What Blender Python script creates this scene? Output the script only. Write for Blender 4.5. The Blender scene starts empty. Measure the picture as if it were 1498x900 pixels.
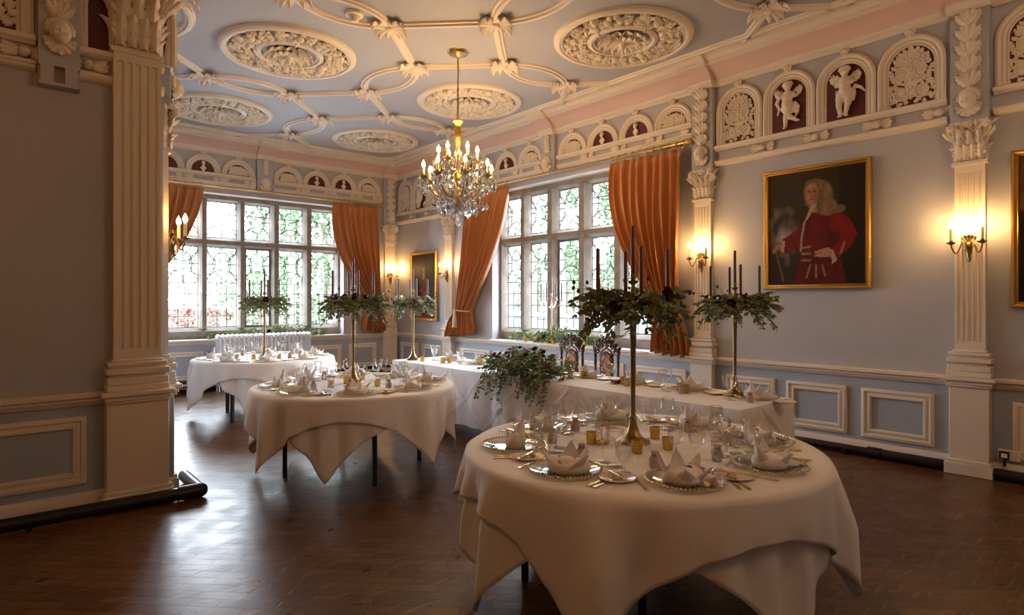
import bpy, math, random
from mathutils import Matrix, Vector
R = random.Random(7)
PI = math.pi
scn = bpy.context.scene
COL = scn.collection
# ------------------------------------------------------------------ camera frame (1498 x 900 photograph)
F, CX, HZ, EYE = 884.0, 749.0, 440.0, 1.5
FW = Vector((0.6573, 0.7536, 0)); RT = Vector((0.7536, -0.6573, 0))
XW, YB, YS, CEIL = 6.45, 11.0, 5.25, 4.28          # right wall, back wall, stub wall, ceiling
def on_z(px, py, z):                                  # point of a horizontal plane
    d = F * (EYE - z) / (py - HZ)
    p = (FW + RT * ((px - CX) / F)) * d
    return Vector((p.x, p.y, z))
def cam_angle(p):                                     # direction from p to the camera, radians
    return math.atan2(-p[1], -p[0])
# ------------------------------------------------------------------ mesh builder
class B:
    def __init__(s, M=None): s.v = []; s.f = []; s.M = M or Matrix()
    def add(s, vs, fs):
        k = len(s.v); M = s.M
        s.v.extend(M @ Vector(p) for p in vs); s.f.extend(tuple(i + k for i in f) for f in fs); return s
    def box(s, x0, x1, y0, y1, z0, z1):
        return s.add([(x0,y0,z0),(x1,y0,z0),(x1,y1,z0),(x0,y1,z0),(x0,y0,z1),(x1,y0,z1),(x1,y1,z1),(x0,y1,z1)],
              [(0,3,2,1),(4,5,6,7),(0,1,5,4),(1,2,6,5),(2,3,7,6),(3,0,4,7)])
    def lathe(s, prof, n=16, c=(0,0,0), a0=0, T=None):
        vs = []; fs = []; m = len(prof)
        for i in range(n):
            a = a0 + 2*PI*i/n
            for r, z in prof:
                p = Vector((c[0]+r*math.cos(a), c[1]+r*math.sin(a), c[2]+z)); vs.append(T @ p if T else p)
        for i in range(n):
            j = (i+1) % n
            for k in range(m-1): fs.append((i*m+k, j*m+k, j*m+k+1, i*m+k+1))
        if prof[0][0] > 1e-5: fs.append(tuple(i*m for i in reversed(range(n))))
        if prof[-1][0] > 1e-5: fs.append(tuple(i*m+m-1 for i in range(n)))
        return s.add(vs, fs)
    def lathe_open(s, prof, n=16, c=(0,0,0)):
        vs = []; fs = []; m = len(prof)
        for i in range(n):
            a = 2*PI*i/n
            for r, z in prof: vs.append((c[0]+r*math.cos(a), c[1]+r*math.sin(a), c[2]+z))
        for i in range(n):
            j = (i+1) % n
            for k in range(m-1): fs.append((i*m+k, j*m+k, j*m+k+1, i*m+k+1))
        return s.add(vs, fs)
    def tube(s, pts, r, n=6, closed=False):
        pts = [Vector(p) for p in pts]; N = len(pts); rs = r if isinstance(r, (list, tuple)) else [r]*N
        vs = []; fs = []; prev = None
        for i, p in enumerate(pts):
            a = pts[(i-1) % N] if (i > 0 or closed) else p; b = pts[(i+1) % N] if (i < N-1 or closed) else p
            t = (b-a).normalized() if (b-a).length > 1e-9 else Vector((0,0,1))
            if prev is None:
                up = Vector((0,0,1)) if abs(t.z) < .9 else Vector((1,0,0)); x = t.cross(up).normalized()
            else:
                x = prev - t*prev.dot(t); x = x.normalized() if x.length > 1e-6 else t.orthogonal().normalized()
            prev = x; y = t.cross(x)
            for k in range(n):
                w = 2*PI*k/n; vs.append(p + (x*math.cos(w)+y*math.sin(w))*rs[i])
        for i in range(N if closed else N-1):
            j = (i+1) % N
            for k in range(n): fs.append((i*n+k, i*n+(k+1)%n, j*n+(k+1)%n, j*n+k))
        if not closed: fs.append(tuple(range(n))[::-1]); fs.append(tuple(range((N-1)*n, N*n)))
        return s.add(vs, fs)
    def ell(s, c, r, n=8, m=6, T=None):
        if not hasattr(r, '__len__'): r = (r, r, r)
        vs = [(0,0,-1)]; fs = []
        for j in range(1, m):
            ph = -PI/2 + PI*j/m
            for i in range(n): vs.append((math.cos(ph)*math.cos(2*PI*i/n), math.cos(ph)*math.sin(2*PI*i/n), math.sin(ph)))
        vs.append((0,0,1)); L = len(vs)-1
        for i in range(n):
            fs.append((0, 1+(i+1)%n, 1+i)); fs.append((L, L-n+i, L-n+(i+1)%n))
            for j in range(m-2): fs.append((1+j*n+i, 1+j*n+(i+1)%n, 1+(j+1)*n+(i+1)%n, 1+(j+1)*n+i))
        out = []
        for p in vs:
            q = Vector((p[0]*r[0], p[1]*r[1], p[2]*r[2]))
            if T: q = T @ q
            out.append(q + Vector(c))
        return s.add(out, fs)
    def prism(s, poly, h0, h1, ax='z'):                # polygon (a,b) extruded along one axis
        def P(a, b, h): return {'z': (a,b,h), 'y': (a,h,b), 'x': (h,a,b)}[ax]
        n = len(poly); vs = [P(a,b,h0) for a,b in poly] + [P(a,b,h1) for a,b in poly]
        fs = [tuple(range(n))[::-1], tuple(range(n,2*n))] + [(i,(i+1)%n,n+(i+1)%n,n+i) for i in range(n)]
        return s.add(vs, fs)
    def grid(s, fn, nu, nv, cu=False):
        vs = [fn(i/(nu if cu else nu-1), j/(nv-1)) for i in range(nu) for j in range(nv)]
        fs = [(i*nv+j, ((i+1)%nu)*nv+j, ((i+1)%nu)*nv+j+1, i*nv+j+1) for i in range(nu if cu else nu-1) for j in range(nv-1)]
        return s.add(vs, fs)
    def sweep(s, prof, path):                          # prof (out, z) along points (u) pairs of straight run: path = u0,u1 ; local x=u y=out z
        u0, u1 = path; n = len(prof)
        vs = [(u0,a,b) for a,b in prof] + [(u1,a,b) for a,b in prof]
        fs = [(i,(i+1)%n,n+(i+1)%n,n+i) for i in range(n)] + [tuple(range(n))[::-1], tuple(range(n,2*n))]
        return s.add(vs, fs)
    def frame(s, u0, u1, z0, z1, prof):                # mitred rectangular moulding, prof (inset, out)
        n = len(prof); vs = []
        for (u, z, du, dz) in ((u0,z0,1,1),(u1,z0,-1,1),(u1,z1,-1,-1),(u0,z1,1,-1)):
            for a, b in prof: vs.append((u+du*a, b, z+dz*a))
        fs = [(c*n+i, c*n+(i+1)%n, ((c+1)%4)*n+(i+1)%n, ((c+1)%4)*n+i) for c in range(4) for i in range(n)]
        return s.add(vs, fs)
    def leaf(s, p, d, nrm, L, W, curl=.2, fold=.25):   # six-cornered leaf: base p, direction d
        d = d.normalized(); x = d.cross(nrm); x = x.normalized() if x.length > 1e-5 else d.orthogonal().normalized(); nn = x.cross(d)
        def q(a, b, c): return p + d*(a*L) + x*(b*W) + nn*(c*L)
        return s.add([q(0,0,0), q(.35,.5,fold*.3), q(.72,.36,fold*.2-curl*.5), q(1,0,-curl), q(.72,-.36,fold*.2-curl*.5), q(.35,-.5,fold*.3), q(.5,0,-curl*.2)],
              [(0,1,6),(1,2,6),(2,3,6),(3,4,6),(4,5,6),(5,0,6)])
def acanthus(b, T, L, W, curl=.5, th=.25):             # thick plaster leaf standing on local z, bulging along local y
    def fn(u, v):
        w = W*(.55+.5*math.sin(PI*min(1, v*1.05)))*(1+.16*math.cos(v*22)) * (1 if v < .97 else .3)
        x = (u-.5)*w; y = th*W*(1-(2*u-1)**2)*.9 + curl*L*max(0, v-.45)**2*2.2 + .02*W; z = L*v - curl*L*.35*max(0, v-.7)
        return T @ Vector((x, y, z))
    b.grid(fn, 5, 8)
def LAY(x, y, z, a, tilt=0):                           # leaf lying under a ceiling: points outward along angle a, bulges down
    r = Vector((math.cos(a), math.sin(a), 0)); t = Vector((math.sin(a), -math.cos(a), 0)); d = Vector((0,0,-1))
    m_ = Matrix(((t.x,d.x,r.x,x),(t.y,d.y,r.y,y),(t.z,d.z,r.z,z),(0,0,0,1))); return m_ @ Matrix.Rotation(-tilt,4,'X')
def TR(x=0, y=0, z=0, rz=0, ry=0, rx=0): return Matrix.Translation((x,y,z)) @ Matrix.Rotation(rz,4,'Z') @ Matrix.Rotation(ry,4,'Y') @ Matrix.Rotation(rx,4,'X')
# ------------------------------------------------------------------ objects
def obj(name, b, m, parent=None, smooth=True, ang=40, bevel=0, doubles=False):
    me = bpy.data.meshes.new(name); me.from_pydata([tuple(p) for p in b.v], [], b.f); me.update()
    o = bpy.data.objects.new(name, me); COL.objects.link(o)
    for mm in (m if isinstance(m, list) else [m]): me.materials.append(MAT[mm] if isinstance(mm, str) else mm)
    if smooth:
        me.polygons.foreach_set('use_smooth', [True]*len(me.polygons))
        if ang: me.set_sharp_from_angle(angle=math.radians(ang))
    if bevel:
        mod = o.modifiers.new('bevel', 'BEVEL'); mod.width = bevel; mod.segments = 2; mod.limit_method = 'ANGLE'
    if parent: o.parent = parent
    return o
def tag(o, label, cat, group=None, kind=None):
    o['label'] = label; o['category'] = cat
    if group: o['group'] = group
    if kind: o['kind'] = kind
    return o
def thing(name, label, cat, M=None, group=None):
    o = bpy.data.objects.new(name, None); COL.objects.link(o); o.empty_display_size = .1
    if M is not None: o.matrix_world = M
    return tag(o, label, cat, group)
def struct(name, b=None, m=None, parent=None, M=None, **k):
    if b is None:
        o = bpy.data.objects.new(name, None); COL.objects.link(o)
        if M is not None: o.matrix_world = M
    else:
        o = obj(name, b, m, parent, **k)
        if M is not None: o.matrix_world = M
    if not parent: o['kind'] = 'structure'
    return o
def dup(o, M=None, label=None, parent=None, group=None):
    c = o.copy(); COL.objects.link(c)
    if parent: c.parent = parent
    for ch in KIDS(o): dup(ch, parent=c)
    if M is not None: c.matrix_world = M
    if label: c['label'] = label
    if group: c['group'] = group
    return c
def KIDS(o): return [x for x in o.children]
# ------------------------------------------------------------------ materials
MAT = {}
def mat(name, col, rough=.5, metal=0, noise=None, bump=None, emit=None, sheen=0, coat=0, trans=0, spec=None, sub=0):
    m = bpy.data.materials.new(name); m.use_nodes = True; nt = m.node_tree; N = nt.nodes; bs = N['Principled BSDF']
    bs.inputs['Base Color'].default_value = (*col, 1); bs.inputs['Roughness'].default_value = rough; bs.inputs['Metallic'].default_value = metal
    if spec is not None: bs.inputs['Specular IOR Level'].default_value = spec
    if sheen: bs.inputs['Sheen Weight'].default_value = sheen
    if coat: bs.inputs['Coat Weight'].default_value = coat
    if trans: bs.inputs['Transmission Weight'].default_value = trans
    if emit: bs.inputs['Emission Color'].default_value = (*emit[0], 1); bs.inputs['Emission Strength'].default_value = emit[1]
    if noise or bump:
        tc = N.new('ShaderNodeTexCoord')
    if noise:                                          # (scale, second colour, contrast)
        n = N.new('ShaderNodeTexNoise'); n.inputs['Scale'].default_value = noise[0]; n.inputs['Detail'].default_value = 5
        nt.links.new(tc.outputs['Object'], n.inputs['Vector'])
        r = N.new('ShaderNodeValToRGB'); e = r.color_ramp.elements; c = noise[2] if len(noise) > 2 else .15
        e[0].position = .5-c; e[1].position = .5+c; e[0].color = (*noise[1], 1); e[1].color = (*col, 1)
        nt.links.new(n.outputs['Fac'], r.inputs['Fac']); nt.links.new(r.outputs['Color'], bs.inputs['Base Color'])
    if bump:                                           # (scale, strength)
        n2 = N.new('ShaderNodeTexNoise'); n2.inputs['Scale'].default_value = bump[0]; n2.inputs['Detail'].default_value = 4
        nt.links.new(tc.outputs['Object'], n2.inputs['Vector'])
        bp = N.new('ShaderNodeBump'); bp.inputs['Strength'].default_value = bump[1]; bp.inputs['Distance'].default_value = .02
        nt.links.new(n2.outputs['Fac'], bp.inputs['Height']); nt.links.new(bp.outputs['Normal'], bs.inputs['Normal'])
    MAT[name] = m; return m
def thin_glass(name, tint=(1,1,1), base=.04, gain=.6, rough=.02, blend=.35):     # clear sheet: mirror at the edge, clear when faced
    m = bpy.data.materials.new(name); m.use_nodes = True; nt = m.node_tree; N = nt.nodes; N.remove(N['Principled BSDF'])
    tr = N.new('ShaderNodeBsdfTransparent'); tr.inputs['Color'].default_value = (*tint, 1)
    gl = N.new('ShaderNodeBsdfGlossy'); gl.inputs['Roughness'].default_value = rough
    lw = N.new('ShaderNodeLayerWeight'); lw.inputs['Blend'].default_value = blend
    mu = N.new('ShaderNodeMath'); mu.operation = 'MULTIPLY_ADD'; mu.inputs[1].default_value = gain; mu.inputs[2].default_value = base; mu.use_clamp = True
    mx = N.new('ShaderNodeMixShader'); out = N['Material Output']
    nt.links.new(lw.outputs['Facing'], mu.inputs[0]); nt.links.new(mu.outputs[0], mx.inputs[0])
    nt.links.new(tr.outputs[0], mx.inputs[1]); nt.links.new(gl.outputs[0], mx.inputs[2]); nt.links.new(mx.outputs[0], out.inputs['Surface'])
    MAT[name] = m
mat('wall_paint', (.44,.44,.475), .6, noise=(1.2,(.415,.415,.45),.3))
mat('dado_paint', (.36,.41,.50), .55)
mat('cream', (.72,.645,.55), .5)
mat('plaster', (.73,.655,.55), .6, bump=(60,.15))
mat('maroon', (.085,.013,.012), .6)
mat('ceiling_paint', (.40,.415,.46), .65)
mat('pink', (.66,.47,.42), .6)
mat('white_paint', (.82,.83,.85), .4)
mat('stone', (.31,.27,.225), .85, noise=(7,(.19,.165,.14),.28), bump=(45,.4))
mat('lead', (.10,.10,.11), .5, .4)
mat('silk', (.46,.175,.050), .36, sheen=.2, bump=(90,.06))
mat('lining', (.62,.42,.24), .6)
mat('tassel', (.62,.50,.36), .8)
mat('brass', (.62,.42,.16), .28, 1)
mat('aged_brass', (.30,.21,.095), .36, 1)
mat('gold', (.86,.58,.20), .2, 1)
mat('bead', (.80,.68,.46), .18, .9)
mat('mercury_gold', (.83,.56,.12), .24, 1, noise=(70,(.5,.3,.05),.2), bump=(120,.4))
mat('rose_gold', (.75,.40,.28), .25, 1)
mat('gilt', (.62,.38,.10), .35, 1, bump=(120,.2))
mat('plum_wax', (.075,.016,.026), .4)
mat('cream_wax', (.85,.74,.50), .4)
mat('cloth', (.90,.885,.89), .8, sheen=.2, bump=(14,.22))
mat('napkin', (.92,.90,.89), .8, sheen=.2)
mat('china', (.86,.80,.74), .18)
mat('favour', (.50,.40,.385), .7, bump=(60,.3))
mat('ribbon', (.30,.20,.17), .6)
mat('dried', (.15,.10,.06), .8)
mat('black', (.012,.012,.013), .4)
mat('black_pipe', (.010,.010,.011), .28)
mat('leaf_dark', (.115,.16,.055), .5, noise=(9,(.19,.20,.085),.2))
mat('leaf_mid', (.20,.265,.11), .5, noise=(9,(.28,.32,.18),.2))
mat('leaf_grey', (.24,.28,.20), .55)
mat('leaf_bright', (.22,.33,.07), .5)
mat('petal_dark', (.045,.008,.018), .6)
mat('petal_dusky', (.36,.18,.19), .6)
mat('petal_white', (.75,.72,.66), .6)
mat('walnut', (.085,.034,.016), .3, noise=(18,(.05,.018,.009),.2))
mat('chair_fabric', (.45,.30,.18), .8, noise=(38,(.17,.035,.02),.03))
mat('red_box', (.32,.01,.035), .4)
mat('radiator', (.84,.85,.88), .3)
mat('plastic', (.80,.74,.62), .4)
mat('bulb', (1,.8,.5), .4, emit=((1,.56,.19), 290))
mat('bulb_dim', (1,.8,.5), .4, emit=((1,.40,.08), 165)); mat('bulb_soft', (1,.8,.5), .4, emit=((1,.62,.36), 240))
mat('ivory_sleeve', (.80,.66,.38), .5)
mat('gravel', (.36,.355,.35), .9, noise=(3,(.30,.295,.29),.3))
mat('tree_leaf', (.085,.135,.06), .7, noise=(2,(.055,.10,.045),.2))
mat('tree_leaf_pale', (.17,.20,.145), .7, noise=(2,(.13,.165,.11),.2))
mat('copper_leaf', (.13,.045,.025), .7, noise=(4,(.08,.028,.018),.2))
mat('bark', (.13,.10,.08), .9)
mat('car_white', (.80,.80,.82), .25, coat=.5)
mat('car_blue', (.10,.14,.20), .25, .3, coat=.5)
mat('car_silver', (.45,.47,.50), .25, .5, coat=.5)
mat('car_glass', (.03,.04,.05), .08)
mat('rubber', (.015,.015,.015), .7)
mat('alloy', (.5,.5,.52), .3, .8)
mat('label_white', (.8,.8,.8), .5)
thin_glass('window_glass', (1,1,1), .02, .30)
thin_glass('stemware', (1,1,1), .035, .75, .02, .18)
thin_glass('charger_glass', (.97,.965,.95), .13, .6, .05)
m = bpy.data.materials.new('crystal'); m.use_nodes = True; nt = m.node_tree; N = nt.nodes; N.remove(N['Principled BSDF'])
g = N.new('ShaderNodeBsdfGlass'); g.inputs['IOR'].default_value = 1.5; t = N.new('ShaderNodeBsdfGlossy'); t.inputs['Roughness'].default_value = .12; x = N.new('ShaderNodeMixShader'); x.inputs[0].default_value = .35
nt.links.new(g.outputs[0], x.inputs[1]); nt.links.new(t.outputs[0], x.inputs[2]); nt.links.new(x.outputs[0], N['Material Output'].inputs['Surface']); MAT['crystal'] = m
# parquet: strips of wood blocks laid on the slant, worn and waxed
m = mat('parquet', (.06,.03,.015), .3); nt = m.node_tree; N = nt.nodes; bs = N['Principled BSDF']; L = nt.links
tc = N.new('ShaderNodeTexCoord'); mp = N.new('ShaderNodeMapping'); mp.inputs['Rotation'].default_value = (0,0,math.radians(45))
L.new(tc.outputs['Object'], mp.inputs['Vector'])
br = N.new('ShaderNodeTexBrick'); br.inputs['Scale'].default_value = 1; br.inputs['Brick Width'].default_value = .30; br.inputs['Row Height'].default_value = .075
br.inputs['Mortar Size'].default_value = .0035; br.inputs['Mortar Smooth'].default_value = .3; br.offset = .5
br.inputs['Color1'].default_value = (.150,.066,.023,1); br.inputs['Color2'].default_value = (.085,.036,.012,1); br.inputs['Mortar'].default_value = (.012,.007,.004,1)
L.new(mp.outputs[0], br.inputs['Vector'])
mp2 = N.new('ShaderNodeMapping'); mp2.inputs['Rotation'].default_value = (0,0,math.radians(45)); mp2.inputs['Scale'].default_value = (5,38,1); L.new(tc.outputs['Object'], mp2.inputs['Vector'])
n1 = N.new('ShaderNodeTexNoise'); n1.inputs['Scale'].default_value = 1.0; n1.inputs['Detail'].default_value = 6; L.new(mp2.outputs[0], n1.inputs['Vector'])
r1 = N.new('ShaderNodeValToRGB'); e = r1.color_ramp.elements; e[0].position = .56; e[0].color = (0,0,0,1); e[1].position = .74; e[1].color = (1,1,1,1); L.new(n1.outputs['Fac'], r1.inputs['Fac'])
mx = N.new('ShaderNodeMixRGB'); mx.inputs['Color2'].default_value = (.25,.125,.048,1); L.new(r1.outputs['Color'], mx.inputs['Fac']); L.new(br.outputs['Color'], mx.inputs['Color1'])
L.new(mx.outputs[0], bs.inputs['Base Color'])
n3 = N.new('ShaderNodeTexNoise'); n3.inputs['Scale'].default_value = 6; n3.inputs['Detail'].default_value = 7; L.new(tc.outputs['Object'], n3.inputs['Vector'])
mr = N.new('ShaderNodeMapRange'); mr.inputs['From Min'].default_value = .3; mr.inputs['From Max'].default_value = .7; mr.inputs['To Min'].default_value = .26; mr.inputs['To Max'].default_value = .42
L.new(n3.outputs['Fac'], mr.inputs['Value']); L.new(mr.outputs[0], bs.inputs['Roughness'])
n4 = N.new('ShaderNodeTexNoise'); n4.inputs['Scale'].default_value = 26; n4.inputs['Detail'].default_value = 3; L.new(tc.outputs['Object'], n4.inputs['Vector'])
ad = N.new('ShaderNodeMath'); ad.operation = 'MULTIPLY_ADD'; ad.inputs[1].default_value = .30; L.new(n4.outputs['Fac'], ad.inputs[0]); L.new(br.outputs['Fac'], ad.inputs[2])
bp = N.new('ShaderNodeBump'); bp.inputs['Strength'].default_value = .5; bp.inputs['Distance'].default_value = .006; bp.invert = True
L.new(ad.outputs[0], bp.inputs['Height']); L.new(bp.outputs['Normal'], bs.inputs['Normal'])
bs.inputs['Specular IOR Level'].default_value = .42; bs.inputs['Coat Weight'].default_value = .06; bs.inputs['Coat Roughness'].default_value = .22
# ================================================================== ROOM
def frameM(ux, uy, ox, oy, px, py):
    return Matrix(((ux,ox,0,px),(uy,oy,0,py),(0,0,1,0),(0,0,0,1)))
MR = frameM(0,1,-1,0, XW,0)            # right wall: u = Y
MB = frameM(-1,0,0,-1, 0,YB)           # back wall: u = -X
ML = frameM(-1,0,0,-1, 0,YS)           # stub wall facing the camera: u = -X
ME = frameM(0,-1,1,0, 1.03,0)          # end face of the stub: u = -Y
WIN_R = dict(u0=4.68, u1=7.90, z0=.84, z1=3.33)
WIN_B = dict(u0=-5.25, u1=-1.58, z0=.84, z1=3.33)
def wall_with_hole(u0, u1, w, th=.45):
    b = B(); b.box(u0, w['u0'], -th, 0, 0, CEIL); b.box(w['u1'], u1, -th, 0, 0, CEIL)
    b.box(w['u0'], w['u1'], -th, 0, 0, w['z0']); b.box(w['u0'], w['u1'], -th, 0, w['z1'], CEIL); return b
struct('floor', B().box(-5,XW,-4,YB,-.1,0), 'parquet')
ceiling = struct('ceiling', B().box(-5,XW+.4,-4,YB+.4,CEIL,CEIL+.1), 'ceiling_paint')
wall_right = struct('wall_right', wall_with_hole(-4, 11.45, WIN_R), 'wall_paint', M=MR)
wall_back = struct('wall_back', wall_with_hole(-6.45, -.6, WIN_B), 'wall_paint', M=MB)
wall_left = struct('wall_left', B().box(-1.03,5,-.5,0,0,CEIL), 'wall_paint', M=ML)
struct('wall_alcove', B().box(.75,1.03,5.75,YB,0,CEIL), 'wall_paint')
struct('wall_front', B().box(-5,XW,-4.2,-4,0,CEIL), 'wall_paint')
struct('wall_side', B().box(-5.2,-5,-4,5.75,0,CEIL), 'wall_paint')
# ---- dado, chair rail, skirting, cornice
RAIL = [(0,.755),(.022,.755),(.030,.775),(.040,.785),(.040,.80),(.062,.812),(.062,.835),(.05,.845),(0,.845)]
SKIRT = [(0,0),(.035,0),(.035,.085),(.028,.10),(.028,.12),(.016,.135),(0,.14)]
CORN1 = [(0,3.985),(.03,3.985),(.055,4.01),(.055,4.035),(.07,4.05),(.07,4.065),(0,4.065)]
COVE = [(0,4.06),(.06,4.06),(.085,4.09),(.13,4.14),(.19,4.175),(.24,4.19),(.24,4.24),(0,4.24)]
CORN2 = [(0,4.185),(.245,4.185),(.275,4.20),(.275,4.222),(.30,4.235),(.32,4.25),(.35,4.255),(.35,4.28),(0,4.28)]
PANEL = [(0,0),(0,.022),(.014,.030),(.030,.030),(.038,.018),(.055,.018),(.062,.026),(.078,.026),(.088,.006),(.088,0)]
def run(M, wall, side, u0, u1, cuts=(), dado=True):
    spans = []; a = u0
    for c0, c1 in sorted(cuts): spans.append((a, c0)); a = c1
    spans.append((a, u1))
    sk = B(); rl = B(); dd = B()
    for a, c in spans:
        sk.sweep(SKIRT, (a, c)); rl.sweep(RAIL, (a, c)); dd.box(a, c, -.02, .004, .13, .76)
    struct('baseboard_'+side, sk, 'cream', M=M)
    struct('chair_rail', rl, 'cream', wall); struct('dado', dd, 'dado_paint', wall)
    struct('cornice_bead', B().sweep(CORN1, (u0,u1)), 'cream', wall); struct('cornice_cove', B().sweep(COVE, (u0,u1)), 'pink', wall)
    struct('cornice_moulding', B().sweep(CORN2, (u0,u1)), 'cream', wall)
def cornice_break(wall, u, w):
    f = lambda P, d: [(a+d if a > 0 else a, z) for a, z in P]
    struct('cornice_bead', B().sweep(f(CORN1,.075), (u-w,u+w)), 'cream', wall); struct('cornice_cove', B().sweep(f(COVE,.06), (u-w,u+w)), 'pink', wall)
    struct('cornice_moulding', B().sweep(f(CORN2,.05), (u-w-.02,u+w+.02)), 'cream', wall)
def dado_panel(wall, u0, u1, z0=.18, z1=.655): struct('dado_panel', B().frame(u0,u1,z0,z1,PANEL), 'cream', wall)
PR = [1.33, 3.90, 9.10]
run(MR, wall_right, 'right', -4, 11, [(p-.15,p+.15) for p in PR])
run(MB, wall_back, 'back', -6.45, -1.03, [(-6.40,-6.06)])
run(ML, wall_left, 'left', -1.03, 5, [(-1.10,-.655)])
for a, c in ((2.33,2.93),(1.60,2.20),(3.05,3.62),(.47,1.05),(-.3,.3),(4.15,4.95),(5.1,5.9),(6.05,6.85),(7.0,7.8),(7.95,8.8),(9.4,10.05),(10.2,10.85)): dado_panel(wall_right, a, c)
for a, c in ((-5.95,-5.35),(-5.2,-4.55),(-2.75,-2.1),(-2.0,-1.3),(-4.4,-3.7),(-3.6,-2.9)): dado_panel(wall_back, a, c)
for a, c in ((-.545,.12),(.25,.9),(1.05,1.7),(1.9,2.6)): dado_panel(wall_left, a, c, .2, .68)
# ---- plaster ornament
def rosette(b, T, r):
    for k in range(8):
        a = k*PI/4; b.ell(T @ Vector((.62*r*math.cos(a), .25*r, .62*r*math.sin(a))), (r*.34, r*.34, r*.34), 6, 4)
    b.ell(T @ Vector((0,.4*r,0)), (r*.42,)*3, 8, 5)
def winged_boss(b, T, r):
    b.ell(T @ Vector((0,.5*r,0)), r*.7, 8, 6)
    for s in (-1, 1):
        for k, a in enumerate((-.25,.1,.42)): acanthus(b, T @ TR(s*.4*r,0,0) @ Matrix.Rotation(s*(PI/2-.1+ (a-.1)),4,'Y'), r*(2.3-.5*abs(a)), r*.9, .2)
def scroll_relief(b, T, w, h):                        # leafy cartouche: paired spirals with feathered leaves
    for s in (-1, 1):
        for (cx, cz, r0, dr) in ((.24,.22,.21,1),(.22,.58,.17,-1),(.12,.83,.09,1)):
            pts = []; rs = []
            for k in range(20):
                t = k/19; a = dr*(t*3.6*PI) + (PI/2 if dr > 0 else -PI/2); rr = r0*(1-.82*t)
                pts.append(T @ Vector((s*(cx+rr*math.cos(a))*w, .02*h*.5+.01*math.sin(t*PI), (cz+rr*math.sin(a)*.8)*h))); rs.append(w*.030*(1-.35*t))
            b.tube(pts, rs, 5)
            for k in range(9):
                a = 2*PI*k/9; d = Vector((math.cos(a), 0, math.sin(a)))
                L = w*.13; p = Vector((s*(cx+r0*.92*math.cos(a))*w, 0, (cz+r0*.76*math.sin(a))*h))
                if s*p.x < -.01: continue
                acanthus(b, T @ Matrix.Translation(p) @ Matrix.Rotation(math.atan2(d.x*s, d.z),4,'Y'), L, w*.10, .5, .4)
            b.ell(T @ Vector((s*cx*w, .012, cz*h)), (w*.035,)*3, 6, 4)
    for s in (-1,1):
        for (cx, cz, r0) in ((.24,.22,.17),(.22,.58,.14),(.12,.83,.08)): b.ell(T @ Vector((s*cx*w,0,cz*h)), (r0*w*.85,.012,r0*.7*h), 10, 6)
    b.ell(T @ Vector((0,0,.45*h)), (.16*w,.014,.34*h), 10, 6)
    q = random.Random(8)
    for k in range(70):                                                        # small leaves filling the ground between the scrolls
        z = q.uniform(.03,.90); x = q.uniform(.03,.46)*(1 if z < .7 else (1.02-z)/.34)
        for s in (-1,1): acanthus(b, T @ TR(s*x*w,0,z*h) @ Matrix.Rotation(s*q.uniform(-.4,1.9),4,'Y'), w*q.uniform(.09,.15), w*q.uniform(.06,.09), .45, .5)
    for k in range(5): b.ell(T @ Vector((0,.012,(.12+.16*k)*h)), (w*.05, w*.05, w*.06), 6, 4)
    acanthus(b, T @ TR(0,0,.82*h), .2*h, .16*w, .4); acanthus(b, T @ TR(-.04*w,0,.80*h,0,-.5), .14*h, .12*w, .4); acanthus(b, T @ TR(.04*w,0,.80*h,0,.5), .14*h, .12*w, .4)
def bust_relief(b, T, h):
    b.ell(T @ Vector((0,.03,.62*h)), (.14*h,.13*h,.18*h), 10, 8); b.ell(T @ Vector((0,.015,.70*h)), (.17*h,.12*h,.16*h), 10, 6)
    b.tube([T @ Vector((0,.02,.50*h)), T @ Vector((0,.02,.36*h))], [.08*h,.1*h], 8)
    b.ell(T @ Vector((0,.015,.24*h)), (.27*h,.10*h,.17*h), 10, 6); b.ell(T @ Vector((0,.015,.06*h)), (.16*h,.08*h,.12*h), 8, 5)
    b.ell(T @ Vector((0,.17*h,.59*h)), (.025*h,.03*h,.04*h), 6, 4)
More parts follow.
